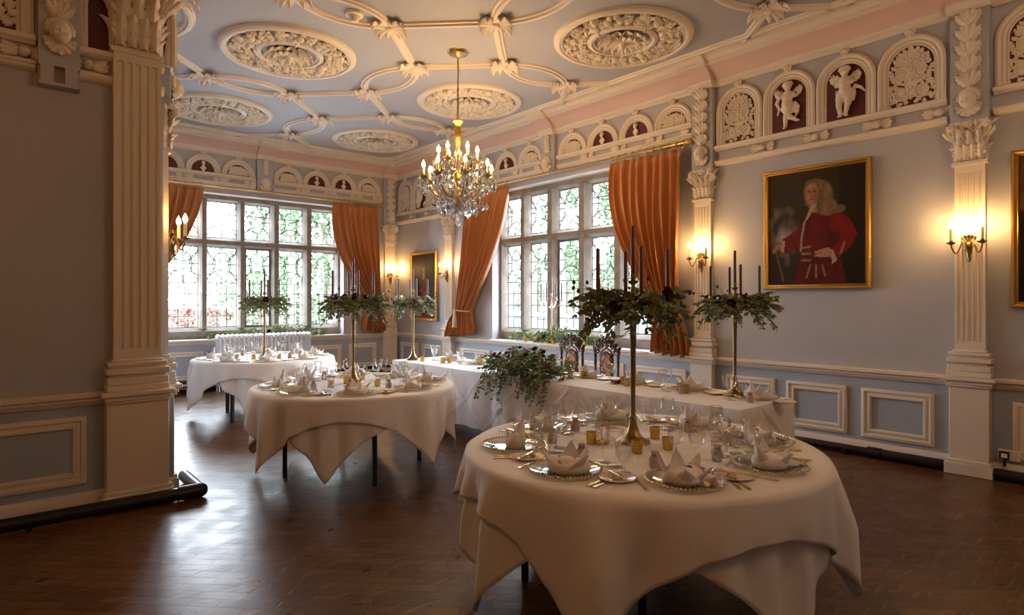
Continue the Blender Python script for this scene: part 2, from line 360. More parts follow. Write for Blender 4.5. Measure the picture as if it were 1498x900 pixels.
def cherub(b, T, h, pose):
    V = lambda x, y, z: T @ Vector((x*h, y*h+.012, z*h))
    E = lambda x, y, z, rx, ry, rz: b.ell(V(x,y,z), (rx*h, ry*h, rz*h), 10, 8)
    def limb(pts, rs): b.tube([V(*p) for p in pts], [r*h for r in rs], 8); [E(*p, r, r, r) for p, r in zip(pts, rs)]
    s = pose
    E(0,.05,.86,.082,.075,.088); E(0,.03,.895,.092,.075,.07)                 # head, curls
    for k in range(9): a = k*PI/8; E(.088*math.cos(a),.045,.885+.06*math.sin(a),.026,.03,.026)
    E(0,.125,.845,.014,.018,.018); E(-.045*s,.11,.83,.02,.015,.02); E(.045*s,.11,.83,.02,.015,.02)
    limb([(0,.03,.78),(0,.03,.72)], [.042,.06])
    limb([(0,.03,.70),(.005*s,.045,.60),(.01*s,.055,.50),(.015*s,.035,.43)], [.088,.10,.105,.098])
    if s > 0:
        limb([(-.07,.04,.70),(-.16,.06,.64),(-.06,.10,.60)], [.042,.036,.028]); limb([(.07,.04,.70),(.15,.06,.66),(.21,.07,.75)], [.042,.036,.026])
        limb([(-.02,.04,.42),(.02,.07,.25),(.045,.05,.06)], [.078,.055,.034]); limb([(.06,.04,.42),(-.05,.06,.24),(-.17,.04,.16)], [.075,.052,.034])
        E(.055,.07,.035,.03,.05,.02); E(-.205,.05,.145,.045,.03,.022)
    else:
        limb([(-.07,.04,.70),(-.14,.08,.62),(-.02,.12,.64)], [.042,.036,.028]); limb([(.08,.04,.70),(.13,.08,.60),(.03,.12,.62)], [.042,.036,.028])
        limb([(-.05,.04,.42),(-.06,.06,.24),(-.02,.05,.06)], [.078,.056,.036]); limb([(.06,.04,.42),(.09,.07,.25),(.07,.05,.06)], [.078,.056,.036])
        E(-.04,.08,.03,.045,.045,.02); E(.085,.08,.03,.03,.05,.02)
    for q in (-1, 1):                                                          # wings
        for k in range(5):
            a = q*(.75+.20*k) if s < 0 else q*(.80+.19*k)
            acanthus(b, T @ TR(q*.06*h,.004,.68*h) @ Matrix.Rotation(a,4,'Y'), (.31-.03*k)*h, .12*h, .12, .2)
    for k in range(7):                                                         # drapery
        x = (-.19+.035*k if s > 0 else -.15+.05*k); l = .20+.05*math.sin(k*1.9)
        limb([(x+.05*(s>0),.02,.52),(x-.02,.03,.52-l*.5),(x,.02,.50-l)], [.022,.03,.02])
    limb([(.17*s,.02,.70),(.22*s,.03,.56),(.17*s,.02,.44),(.21*s,.02,.33)] if s > 0 else [(-.18,.02,.55),(-.27,.03,.50),(-.34,.02,.42)], [.035,.04,.03,.016] if s > 0 else [.04,.03,.016])
def remesh(o, v): md = o.modifiers.new('blend', 'REMESH'); md.mode = 'VOXEL'; md.voxel_size = v; md.use_smooth_shade = True; return o
def frieze(wall, u0, u1, n, kind, reliefs, zt=3.945, ends=True):
    z0 = {'tall': 3.30, 'short': 3.655}[kind]; zl = {'tall': 3.06, 'short': 3.455}[kind]
    p = (u1-u0)/n; ro = p/2*.98; sp = zt-ro if zt-ro > z0 else z0
    if kind == 'short': ro = min(ro, p/2*.98)
    up = B().sweep([(0,z0-.065),(.035,z0-.065),(.05,z0-.045),(.065,z0-.04),(.065,z0-.01),(.05,z0),(0,z0)], (u0,u1))
    struct('frieze_ledge', up, 'cream', wall)
    struct('frieze_string', B().sweep([(0,zl),(.02,zl),(.045,zl+.02),(.045,zl+.035),(.06,zl+.045),(.06,zl+.06),(0,zl+.06)], (u0,u1)), 'cream', wall)
    for i in range(n):
        uc = u0+p*(i+.5); ez = (zt-z0)/ro if zt-ro < z0 else 1        # flattened arch where the band is low
        def arc(r, y, k=13): return [(uc+r*math.cos(PI*j/(k-1)), y, sp+r*math.sin(PI*j/(k-1))*min(1,ez)) for j in range(k)]
        path = lambda r, y: [(uc+r,y,z0)] + arc(r,y) + [(uc-r,y,z0)]
        b = B(); b.tube(path(ro-.022,.018), .024, 6); b.tube(path(ro-.058,.012), .018, 6); b.tube(path(ro-.085,.006), .012, 5)
        struct('arch_moulding', b, 'cream', wall)
        ri = ro-.06
        struct('arch_panel', B().prism([(x,z) for x,_,z in path(ri,0)], .002, .006, 'y'), 'maroon', wall)
        rel = reliefs[i % len(reliefs)]; T = TR(uc,.006,z0+.012); b = B(); hh = zt-z0-.10; w = 2*ri*(.84 if kind == 'tall' else .70)
        if rel == 's': scroll_relief(b, T, w, hh*(.97 if kind == 'tall' else .70)); struct('relief', b, 'plaster', wall)
        elif rel == 'b': bust_relief(b, T, hh*1.05); remesh(struct('bust', b, 'plaster', wall), .012)
        else:
            cherub(b, T, hh*.98, 1 if rel == 'c' else -1); o = remesh(struct('cherub', b, 'plaster', wall), .0075)
            o['label'] = 'winged plaster cherub with a scarf, one leg lifted' if rel == 'c' else 'winged plaster cherub standing with clasped hands and drapery'
        b = B(); rosette(b, TR(uc,.02,zt+.03), .055); struct('rosette', b, 'plaster', wall)
        b = B(); winged_boss(b, TR(u0+p*i if i else u0+.06,.01,(z0-.065+zl+.06)/2), .052); struct('winged_boss', b, 'plaster', wall)
frieze(wall_right, 1.50, 3.75, 4, 'tall', 'sdcs')
frieze(wall_right, -.85, 1.17, 4, 'tall', 'scds')
frieze(wall_right, 4.05, 6.33, 4, 'short', 'sbbs')
frieze(wall_right, 6.66, 8.95, 4, 'short', 'sbbs')
frieze(wall_right, 9.28, 10.95, 3, 'tall', 'sds')
frieze(wall_back, -6.05, -3.90, 4, 'short', 'sbbs')
frieze(wall_back, -3.58, -1.35, 4, 'short', 'sbbs')
frieze(wall_left, -.66, -.50, 1, 'tall', 'n') if False else None
frieze(wall_left, -.26, .46, 1, 'tall', 's')
b = B(); 
for r_, y_, t_ in ((.30,.018,.024),(.262,.012,.018)): b.tube([(-.80+r_,y_,3.30)]+[(-.80+r_*math.cos(PI*j/12),y_,3.62+r_*math.sin(PI*j/12)) for j in range(13)]+[(-.80-r_,y_,3.30)], t_, 6)
struct('arch_moulding', b, 'cream', wall_left)
struct('arch_panel', B().prism([(-.80+.27,3.30)]+[(-.80+.27*math.cos(PI*j/12),3.62+.27*math.sin(PI*j/12)) for j in range(13)]+[(-.80-.22,3.30)], .002,.006,'y'), 'maroon', wall_left)
struct('frieze_ledge', B().sweep([(0,3.235),(.035,3.235),(.065,3.26),(.065,3.29),(.05,3.30),(0,3.30)], (-1.03,-.50)), 'cream', wall_left)
struct('frieze_string', B().sweep([(0,3.06),(.02,3.06),(.045,3.08),(.06,3.105),(.06,3.12),(0,3.12)], (-1.03,-.50)), 'cream', wall_left)
b = B(); winged_boss(b, TR(-.555,.01,3.18), .05); struct('winged_boss', b, 'plaster', wall_left)
# ---- pilasters
def garland(b, T, z0, z1):
    n = 5; h = (z1-z0-.27)/n
    for k in range(n):
        z = z1 - h*(k+1)
        for a in (-.75,-.38,0,.38,.75): acanthus(b, T @ TR(0,.01,z) @ Matrix.Rotation(a,4,'Y'), h*1.05, .062, .5, .5)
        b.ell(T @ Vector((0,.03,z)), .022, 6, 4)
    return z0+.15
def mask(b, T, z):
    b.ell(T @ Vector((0,.058,z)), (.064,.062,.078), 12, 9)
    for k in range(11): a = -.2+k*(PI+.4)/10; b.ell(T @ Vector((.066*math.cos(a),.035,z+.022+.062*math.sin(a))), .023, 6, 5)
    b.ell(T @ Vector((0,.120,z-.008)), (.010,.014,.016), 6, 4)
    for q in (-1,1): b.ell(T @ Vector((q*.028,.100,z-.022)), (.022,.018,.018), 6, 4); b.ell(T @ Vector((q*.024,.110,z+.012)), (.012,.006,.007), 6, 4)
    b.ell(T @ Vector((0,.109,z-.036)), (.017,.009,.006), 6, 4)
    for k in range(7): a = PI+k*PI/6; acanthus(b, T @ TR(0,.008,z-.05) @ Matrix.Rotation(PI/2-a,4,'Y'), .10, .06, .3, .4)
def capital(b, w, z0, h, d):
    b.box(-w/2,w/2,0,d,z0,z0+h)
    s = w/.22
    for tier, (zz, L, n) in enumerate(((z0+.01*s, h*.40, 4), (z0+.05*s, h*.64, 3), (z0+.12*s, h*.70, 2))):
        for k in range(n):
            x = (k-(n-1)/2)*w/(n-.1)
            acanthus(b, TR(x,d-.012*s*tier+.012*s,zz), L, w*.30, .5, .45)
            for q in (-1,1):
                for f_ in (.25,.5,.72): acanthus(b, TR(x+q*w*.06,d+.004*s-.012*s*tier+.012*s+.010*s*f_,zz+L*f_) @ Matrix.Rotation(q*.75,4,'Y'), L*.30, w*.10, .6, .5)
        for q in (-1,1): acanthus(b, TR(q*w/2,d*.4,zz,-q*PI/2), L, w*.34, .42, .35)
    for q in (-1,1):                                                            # corner volutes
        pts = [Vector((q*(w*.18+w*.42*t + .0*t), d+.05*s*t, z0+h*(.52+.40*math.sin(t*PI/2)))) for t in (0,.3,.6,.85,1)]
        b.tube(pts, [.014*s,.017*s,.02*s,.022*s,.022*s], 6)
        b.ell((q*w*.62, d+.055*s, z0+h*.86), (.036*s,.03*s,.036*s), 8, 6); b.ell((q*w*.62, d+.085*s, z0+h*.86), .014*s, 6, 4)
        for k in range(3): acanthus(b, TR(q*w*(.5+.05*k),d+.02*s,z0+h*.56) @ Matrix.Rotation(q*(.2+.25*k),4,'Y'), h*.30, w*.16, .5, .5)
    b.box(-w*.66,w*.66,0,d+.05*s,z0+h*.92,z0+h); rosette(b, TR(0,d+.045*s,z0+h*.90), .034*s)
def flutes(b, w, d, z0, z1, n=5, side=0):
    m = .012*w/.22; pitch = (w-2*m)/n; r = pitch*.36; pr = [(-w/2,0),(-w/2,d)]
    for k in range(n):
        c = -w/2+m+pitch*(k+.5); pr += [(c+r*math.cos(a), d-r*.9*math.sin(a)) for a in [PI-PI*j/6 for j in range(7)]]
    pr += [(w/2,d),(w/2,0)]
    b.prism(pr[::-1], z0, z1)
def moulded(b, w, d, levels):                         # stacked mitred courses [(z0,z1,grow)]
    for z0, z1, g in levels: b.box(-w/2-g, w/2+g, 0, d+g, z0, z1)
def pilaster(M, u, label, w=.215, d=.065, top=2.70, cap=.34, block=True, wall=None):
    P = thing('pilaster', label, 'pilaster', M @ Matrix.Translation((u,0,0)), 'plaster pilasters of the room'); s = w/.215
    b = B(); b.box(-w*.66,w*.66,0,d+.035,0,.76)
    b.box(-w*.66-.03,w*.66+.03,0,d+.065,0,.10); b.box(-w*.66-.018,w*.66+.018,0,d+.053,.10,.13); obj('plinth', b, 'cream', P, bevel=.006)
    b = B(); moulded(b, w, d, [(.755,.775,.052),(.775,.81,.062),(.81,.845,.085),(.845,.89,.05),(.89,.945,.045),(.945,.965,.03),(.965,1.01,.052),(1.01,1.025,.03),(1.025,1.055,.04),(1.055,1.075,.015)])
    obj('base', b, 'cream', P, bevel=.007)
    b = B(); b.box(-w/2,w/2,0,d,1.07,1.15); flutes(b, w, d, 1.15, top-.09); b.box(-w/2,w/2,0,d,top-.09,top-.03); b.box(-w/2-.02,w/2+.02,0,d+.02,top-.03,top)
    obj('shaft', b, 'cream', P, ang=50)
    b = B(); capital(b, w*.95, top, cap, d); obj('capital', b, 'plaster', P)
    if block:
        bw = .275; obj('frieze_block', B().box(-bw/2,bw/2,0,.075,top+cap,4.06), 'wall_paint', P, bevel=.005)
        b = B(); z = garland(b, TR(0,.075,0), top+cap+.03, 3.99); mask(b, TR(0,.075,0), z); obj('garland', b, 'plaster', P)
        if wall: cornice_break(wall, u, .155)
    else:
        b = B(); moulded(b, w*1.25, d+.03, [(top+cap, top+cap+.05, .0),(top+cap+.05, 4.20, .015),(4.20,CEIL,.06)]); obj('frieze_block', b, 'cream', P)
    return P
pilaster(MR, PR[0], 'fluted cream pilaster behind the wall light at the far right of the room', wall=wall_right)
pilaster(MR, PR[1], 'fluted cream pilaster between the large window and the portrait in red', wall=wall_right)
pilaster(MR, PR[2], 'fluted cream pilaster between the small portrait and the long curtain', wall=wall_right)
pilaster(MB, -6.23, 'fluted cream pilaster in the corner beside the small portrait', wall=wall_back)
g = pilaster(ML, -.848, 'giant fluted pilaster at the end of the dark wall on the left', w=.30, d=.09, top=3.33, cap=.56, block=False)
pilaster(ME, -5.50, 'pilaster on the wall end behind the giant pilaster, lit by its lamp', w=.215)
for ww, M_, uu in ((wall_right,MR,6.495),(wall_back,MB,-3.74)):                # small blocks midway over the windows
    b = B(); b.box(uu-.135,uu+.135,0,.07,3.45,4.06); struct('frieze_block', b, 'wall_paint', ww); cornice_break(ww, uu, .15)
    b = B(); z = garland(b, TR(uu,.07,0), 3.46, 3.99); mask(b, TR(uu,.07,0), 3.56); struct('garland', b, 'plaster', ww)
b = B(); b.box(-.50,-.27,0,.10,3.10,4.06); b.box(-.49,-.415,0,.10,2.98,3.10); b.box(-.355,-.28,0,.10,2.98,3.10); b.box(-.50,-.27,0,.03,2.98,3.1); b.box(-.50,-.27,0,.11,2.965,2.985)
struct('bracket_block', b, 'wall_paint', wall_left)
b = B(); garland(b, TR(-.385,.10,0), 3.16, 4.0); mask(b, TR(-.385,.10,0), 3.32); struct('garland', b, 'plaster', wall_left)
# ---- ceiling strapwork
RIBP = [(-.052,0),(-.044,-.018),(-.022,-.022),(-.014,-.040),(.014,-.040),(.022,-.022),(.044,-.018),(.052,0)]
def rib(b, pts):
    n = len(RIBP); vs = []; m = len(pts)
    for i, (x, y) in enumerate(pts):
        a = pts[max(0,i-1)]; c = pts[min(m-1,i+1)]; t = Vector((c[0]-a[0], c[1]-a[1])).normalized(); nx, ny = -t.y, t.x
        for o_, z in RIBP: vs.append((x+nx*o_, y+ny*o_, CEIL+z))
    fs = [(i*n+k, i*n+k+1, (i+1)*n+k+1, (i+1)*n+k) for i in range(m-1) for k in range(n-1)]
    b.add(vs, fs)
def inside(x, y): return (x < 6.12 and y < 10.67 and (x > 1.06 and y > -2.5) )
def clipped(b, pts):
    seg = []
    for p in pts:
        if inside(*p): seg.append(p)
        else:
            if len(seg) > 1: rib(b, seg)
            seg = []
    if len(seg) > 1: rib(b, seg)
LX, LY, CX0, CY0, DV = 2.53, 2.68, 3.83, 5.40, .76
bossb = B()
for k in range(4):
    a = k*PI/2
    for q in (-.40,0,.40): acanthus(bossb, LAY(.03*math.cos(a+q),.03*math.sin(a+q),-.004,a+q), .19 if q == 0 else .15, .085, .4, .5)
bossb.ell((0,0,-.035), (.05,.05,.035), 8, 6)
boss0 = None
for i in (-1,0,1):
    for j in (-2,-1,0,1,2):
        cx, cy = CX0+LX*i, CY0+LY*j; V = [(cx+DV,cy),(cx,cy+DV),(cx-DV,cy),(cx,cy-DV)]
        b = B()
        for k in range(4):
            p, q = V[k], V[(k+1)%4]; clipped(b, [(p[0]+(q[0]-p[0])*t/24, p[1]+(q[1]-p[1])*t/24) for t in range(25)])
        for (p, q) in ((V[0],(cx+LX-DV,cy)),(V[1],(cx,cy+LY-DV))):       # two arcs between neighbouring tips
            mx_, my_ = (p[0]+q[0])/2, (p[1]+q[1])/2; ch = math.dist(p,q); rr = ch/math.sqrt(2); dx, dy = (q[0]-p[0])/ch, (q[1]-p[1])/ch
            for s in (-1,1):
                ox, oy = mx_ - s*(-dy)*rr*.70711, my_ - s*dx*rr*.70711
                pts = []
                for t in range(21):
                    a = -PI/4 + PI/2*t/20
                    pts.append((ox + rr*(s*(-dy)*math.cos(a) + dx*math.sin(a)), oy + rr*(s*dx*math.cos(a) + dy*math.sin(a))))
                clipped(b, pts)
        if b.v: struct('moulded_rib', b, 'cream', ceiling)
        for v in V:
            if inside(*v) and v[1] > .5:
                if boss0 is None: boss0 = struct('leaf_boss', bossb, 'plaster', ceiling); boss0.location = (*v, CEIL)
                else:
                    o = dup(boss0, parent=ceiling); o.location = (*v, CEIL)
b = B()
for P in ([(6.0,-2.5),(6.0,10.55)],[(1.15,10.55),(6.0,10.55)],[(1.15,5.8),(1.15,10.55)]): rib(b, P)
struct('moulded_rib', b, 'cream', ceiling)
# medallions
def medallion():
    t = thing('ceiling_medallion', '', 'ceiling medallion', group='round plaster medallions on the ceiling')
    b = B(); b.lathe_open([(.73,0),(.725,-.03),(.70,-.05),(.665,-.05),(.655,-.035),(.635,-.035),(.625,-.012),(.61,0)], 56); obj('outer_ring', b, 'cream', t)
    b = B(); b.lathe_open([(.375,0),(.37,-.035),(.345,-.05),(.325,-.05),(.315,-.03),(.295,-.03),(.285,0)], 48); obj('inner_ring', b, 'cream', t)
    b = B(); rr = random.Random(3)
    for k in range(30):
        a = 2*PI*k/30
        for r_ in (.43,.51,.575):
            a2 = a + rr.uniform(-.06,.06); s = rr.uniform(.032,.055); c = (r_*math.cos(a2), r_*math.sin(a2))
            if rr.random() < .45:
                for q in range(5): b.ell((c[0]+.6*s*math.cos(q*1.26), c[1]+.6*s*math.sin(q*1.26), -.03), (s*.55, s*.55, s*.6), 6, 4)
                b.ell((*c,-.05), s*.45, 6, 4)
            elif rr.random() < .6:
                for q in range(4): acanthus(b, LAY(c[0],c[1],-.012,rr.uniform(0,6.3)), s*2.0, s*1.3, .5, .5)
            else: b.ell((*c,-.03), (s,s,s*.9), 8, 5)
    obj('fruit_wreath', b, 'plaster', t)
    b = B()
    for k in range(14):
        for r_, L in ((.10,.17),(.04,.14)): aa = 2*PI*k/14+(r_>.05)*.2; acanthus(b, LAY(r_*math.cos(aa),r_*math.sin(aa),-.004 if r_>.05 else -.02,aa), L, .085, .45, .5)
    b.lathe([(.0,-.15),(.018,-.13),(.035,-.09),(.05,-.05),(.09,-.02),(.1,0)], 10); obj('leaf_boss', b, 'plaster', t)
    return t
MED = medallion(); first = True
for (x, y), lab in {(2.565,6.74):'round plaster ceiling medallion directly below the smoke detector, upper left', (5.095,4.06):'round plaster ceiling medallion nearest the cherub frieze, top right', (5.095,6.74):'round plaster ceiling medallion directly behind the chandelier chain',
                    (2.565,9.42):'round plaster ceiling medallion beside the top of the giant pilaster, nearest the left edge', (5.095,9.42):'round plaster ceiling medallion farthest back, above the corner of the room'}.items():
    if first: MED.location = (x,y,CEIL); MED['label'] = lab; first = False
    else: dup(MED, TR(x,y,CEIL), lab)
# ---- windows
def lead_lines(w, h, up):
    b = B(); r = .0068; L = lambda *p: b.tube([(x,0,z) for x,z in p], r, 4)
    hh = min(h, .62); z0 = h-hh
    for s in (-1,1): L((s*w/2,0),(s*w/2,h))
    L((-w/2,r),(w/2,r)); L((-w/2,h-r),(w/2,h-r))
    ell = lambda cx, cz, rx, rz, a0, a1: L(*[(cx+rx*math.cos(a0+(a1-a0)*k/16), cz+rz*math.sin(a0+(a1-a0)*k/16)) for k in range(17)])
    cz = z0+hh*.52
    ell(0,cz,w*.30,hh*.34,0,2*PI)                                             # tall ring
    ell(0,z0+hh,w*.5,hh*.42,PI,2*PI); ell(0,z0,w*.5,hh*.36,0,PI)             # interlaced arches
    for s in (-1,1): ell(s*w/2,cz,w*.28,hh*.30,PI/2 if s>0 else -PI/2, 3*PI/2 if s>0 else PI/2); L((s*w*.5,cz),(s*w*.22,cz))
    L((0,z0+hh*.86),(0,h)); L((0,z0),(0,z0+hh*.18)); L((-w/2,z0+hh*.66),(w/2,z0+hh*.66)) if up else None
    if not up:
        L((-w/2,z0),(w/2,z0)); n = 4
        for k in range(1,n): L((-w/2,z0*k/n),(w/2,z0*k/n))
        for s in (-1/6,1/6): L((s*w,0),(s*w,z0))
    return b
def window(name, M, W, lights, og=-.30, open_light=None):
    root = struct(name, M=M); u0, u1, z0, z1 = W['u0'], W['u1'], W['z0'], W['z1']; zt0, zt1, zb, zh = 2.43, 2.59, 1.04, 3.22
    st = B(); ed = sorted(lights)
    def post(a, c, za, zb_, ta, tc):                   # splayed stone post: wide at the glass, narrow to the room
        st.prism([(a,og-.12),(c,og-.12),(c,og+.02),(c-tc,og+.13),(a+ta,og+.13),(a,og+.02)], za, zb_)
    post(u0, ed[0][0], z0, z1, 0, (ed[0][0]-u0)*.45); post(ed[-1][1], u1, z0, z1, (u1-ed[-1][1])*.45, 0)
    for p, q in zip(ed, ed[1:]): wd = q[0]-p[1]; post(p[1], q[0], zb-.02, zh+.02, wd*.27, wd*.27)
    def rail(za, zb_, ta, tb): st.add([(x,y,z) for x in (u0,u1) for y,z in ((og-.12,za),(og-.12,zb_),(og+.02,zb_),(og+.125,zb_-tb),(og+.125,za+ta),(og+.02,za))],
              [(i,(i+1)%6,6+(i+1)%6,6+i) for i in range(6)]+[tuple(range(6))[::-1],tuple(range(6,12))])
    rail(zt0, zt1, .04, .05); rail(zh, z1, .03, 0); rail(z0, zb, 0, .06)
    struct('stone_frame', st, 'stone', root, ang=25)
    struct('window_board', B().box(u0,u1,og+.1,.075,z0-.02,z0+.012), 'white_paint', root, bevel=.008)
    struct('soffit', B().box(u0,u1,og,.0,z1-.012,z1), 'white_paint', root)
    pv = {}
    for i, (a, c) in enumerate(ed):
        for za, zb_, up in ((zb,zt0,False),(zt1,zh,True)):
            gl = struct('pane', B().box(a-.01,c+.01,og-.005,og,za-.01,zb_+.01), 'window_glass', root)
            w = round(c-a,2)
            if (w,up) not in pv: pv[(w,up)] = struct('leading', lead_lines(w, zb_-za, up), 'lead', root); o = pv[(w,up)]
            else: o = dup(pv[(w,up)], parent=root)
            o.location = ((a+c)/2, og+.006, za)
            if open_light == i and not up:
                fr = B(); fr.frame(a,c,za,zb_,[(0,0),(0,.03),(.022,.03),(.022,0)]); f = struct('casement', fr, 'lead', root); f.location = (0,og,0)
    return root
W1 = [(4.73,5.19),(4.11,4.55),(3.50,3.94),(2.88,3.36),(2.28,2.74),(1.66,2.10)]
w1 = window('window_1', MB, WIN_B, [(-b_,-a_) for a_,b_ in W1], open_light=2)
w2 = window('window_2', MR, WIN_R, [(7.49,7.95-.02),(6.83,7.28),(6.16,6.62),(5.49,5.94),(4.82,5.26)], open_light=2) if False else window('window_2', MR, WIN_R, [(7.42,7.83),(6.81,7.25),(6.15,6.60),(5.48,5.93),(4.80,5.26)], open_light=2)
# ---- black heating pipes along the walls, socket
b = B(); b.tube([(XW-.085,-4,.055),(XW-.085,2.0,.055)], .045, 10); b.tube([(XW-.085,2.0,.055),(XW-.085,2.12,.055)], .052, 10); b.tube([(XW-.085,2.12,.055),(XW-.085,10.9,.055)], .038, 10)
for y in (2.0,5,8): b.box(XW-.13,XW-.03,y+.3,y+.33,0,.06)
tag(obj('heating_pipe', b, 'black_pipe'), 'black iron heating pipe along the foot of the portrait wall', 'pipe')
b = B(); b.tube([(-4.9,YS-.105,.055),(1.12,YS-.205,.055),(1.19,YS-.205,.055)], .045, 10); b.tube([(1.09,YS-.205,.055),(1.24,YS-.205,.055)], .054, 12); b.ell((1.24,YS-.205,.055), .054, 12, 8)
b.tube([(1.24,YS-.205,.055),(1.24,YS+.3,.055)], .045, 10); b.box(.2,.23,YS-.25,YS-.04,0,.05)
tag(obj('heating_pipe', b, 'black_pipe'), 'black iron heating pipe with rounded end at the giant pilaster foot', 'pipe')
b = B(); b.tube([(1.3,YB-.09,.055),(6.3,YB-.09,.055)], .045, 8); b.tube([(1.3,YB-.09,.17),(6.3,YB-.09,.17)], .03, 8)
tag(obj('heating_pipe', b, 'black_pipe'), 'black heating pipes below the left window', 'pipe')
s_ = thing('power_socket', 'white wall socket with a black plug beside the right pilaster', 'socket', MR @ TR(1.07,0,.21))
obj('face_plate', B().box(-.075,.075,0,.035,-.045,.045), 'plastic', s_, bevel=.006)
b = B().box(-.005,.06,.035,.075,-.03,.035); b.tube([(.025,.055,-.03),(.025,.06,-.09)], .012, 6); obj('plug', b, 'black', s_, bevel=.004); obj('plug_label', B().box(.005,.045,.075,.0765,-.015,.02), 'label_white', s_)
# smoke detector
p = on_z(518,19,CEIL); p = (p.x, p.y)
s_ = thing('smoke_detector', 'cream round smoke detector on the ceiling', 'smoke detector', TR(p[0],p[1],CEIL))
obj('base', B().lathe([(.0,0),(.085,0),(.085,-.025),(.07,-.035),(0,-.035)][::-1], 20), 'plastic', s_); obj('sensor_head', B().lathe([(.0,-.09),(.03,-.088),(.045,-.07),(.05,-.055),(.062,-.035),(.0,-.03)], 20), 'plastic', s_)
# radiator under the left window
t = thing('radiator', 'white cast iron column radiator under the left window', 'radiator', TR(3.66,YB-.30,0))
N_ = 21; cols = None
for k in range(N_):
    x = -.76+1.52*k/(N_-1)
    if cols is None:
        b = B()
        for y in (-.075,0,.075): b.tube([(0,y,.14),(0,y,.86)], .021, 8)
        b.tube([(0,-.085,.13),(0,.085,.13)], .03, 8); b.tube([(0,-.085,.88),(0,.085,.88)], [.03,.03], 8); b.ell((0,0,.90), (.034,.10,.04), 8, 6); b.ell((0,0,.11), (.034,.1,.04), 8, 6)
        if True: b.tube([(0,-.07,.1),(0,-.07,0)], .012, 6); b.tube([(0,.07,.1),(0,.07,0)], .012, 6)
        cols = obj('column', b, 'radiator', t); cols.location.x = x
    else: o = dup(cols, parent=t); o.location = (x,0,0)
b = B(); b.tube([(-.78,0,.88),(.78,0,.88)], .022, 8); b.tube([(-.78,0,.13),(.78,0,.13)], .022, 8); obj('tie_bar', b, 'radiator', t)
# ================================================================== CURTAINS
def lerp(a, b, t): return a+(b-a)*t
def curtain(M, top, tie, tail, zt, ztie, ztail, label, power=1.5, seed=0, n=9, tassel=False, base_out=.13):
    c = thing('curtain', label, 'curtain', M, 'burnt orange silk curtains'); b = B()
    side = 1 if abs(top[0]-tie[0]) < abs(top[1]-tie[1]) else -1           # which edge sweeps inward
    def edges(z):
        if z >= ztie:
            t = (zt-z)/(zt-ztie); f = lambda q: q**power
            ea, eb = (t**1.0, f(t)) if side > 0 else (f(t), t**1.0)
            k = .10*math.sin(PI*min(1,t*1.02))
            return (lerp(top[0],tie[0],ea)-(k if side<0 else 0), lerp(top[1],tie[1],eb)+(k if side>0 else 0))
        t = (ztie-z)/(ztie-ztail); f = math.sin(min(1,t)*PI/2)
        return (lerp(tie[0],tail[0],f), lerp(tie[1],tail[1],f))
    W0 = top[1]-top[0]
    def fn(u, v):
        z = lerp(zt, ztail, v); a, c_ = edges(z); wd = c_-a; t = (zt-z)/(zt-ztie); q = min(1, max(0, t))
        bunch = 1-wd/W0
        ph = 2*PI*n*u + seed + .9*math.sin(2*PI*u*1.7+seed)*min(1,max(0,q)); am = .040+.050*bunch
        if t < .06: am = .028*(.5+t*8)
        sn = math.sin(ph); o = base_out + am*(1-2*abs(sn)**.75 if False else math.copysign(abs(sn)**.7, sn)) + .016*math.sin(ph*.37+z*2.3+seed) + .010*math.sin(ph*1.9+z*1.1)*(1 if t > .08 else 0)
        o += .07*bunch*math.sin(PI*u)
        x = a + wd*u + .25*wd/n*math.cos(ph)*min(1,q*3)*.6
        zz = z + (.03*math.sin(ph*.5+1)+.05*(u-.5)*side if v > .93 else 0)
        return (x, max(.035,o), zz)
    b.grid(fn, n*9, 44); o = obj('drape', b, 'silk', c, ang=0); md = o.modifiers.new('cloth', 'SOLIDIFY'); md.thickness = .005
    tb = B(); mid = (tie[0]+tie[1])/2; rw = (tie[1]-tie[0])/2
    tb.tube([(mid+(rw+.02)*math.cos(2*PI*k/16), base_out+.055+.10*math.sin(2*PI*k/16), ztie+.015*math.cos(2*PI*k/16)) for k in range(16)], .014, 6, closed=True)
    tbk = obj('tieback', tb, 'tassel', c)
    if tassel:
        t_ = B(); x0 = mid - .03*side
        t_.lathe([(.0,.07),(.02,.06),(.028,.03),(.024,.0),(.032,-.012),(.024,-.03),(.034,-.10),(.046,-.24),(.0,-.245)][::-1], 12, (x0,base_out+.19,ztie-.05))
        t_.tube([(x0,base_out+.17,ztie+.02),(x0,base_out+.19,ztie-.01)], .01, 5); obj('tassel', t_, 'tassel', c)
    return c
curtain(MR, (4.14,5.24), (4.22,4.46), (4.06,4.56), 3.34, 1.42, .86, 'orange silk curtain tied back at the right side of the large window', 1.7, 1.2)
curtain(MR, (7.32,8.46), (8.34,8.68), (8.26,9.06), 3.34, 1.33, .90, 'orange silk curtain with hanging tassel, left of the large window', 1.15, 2.1, tassel=True)
curtain(MB, (-5.92,-4.97), (-5.98,-5.74), (-6.08,-5.58), 3.36, 1.45, .90, 'orange silk curtain nearest the room corner, right of the left window', 1.6, .4, 8)
curtain(MB, (-2.72,-1.25), (-1.62,-1.35), (-1.75,-1.2), 3.36, 1.35, .90, 'orange silk curtain partly hidden by the giant pilaster, left window', 1.25, 3.1, 11)
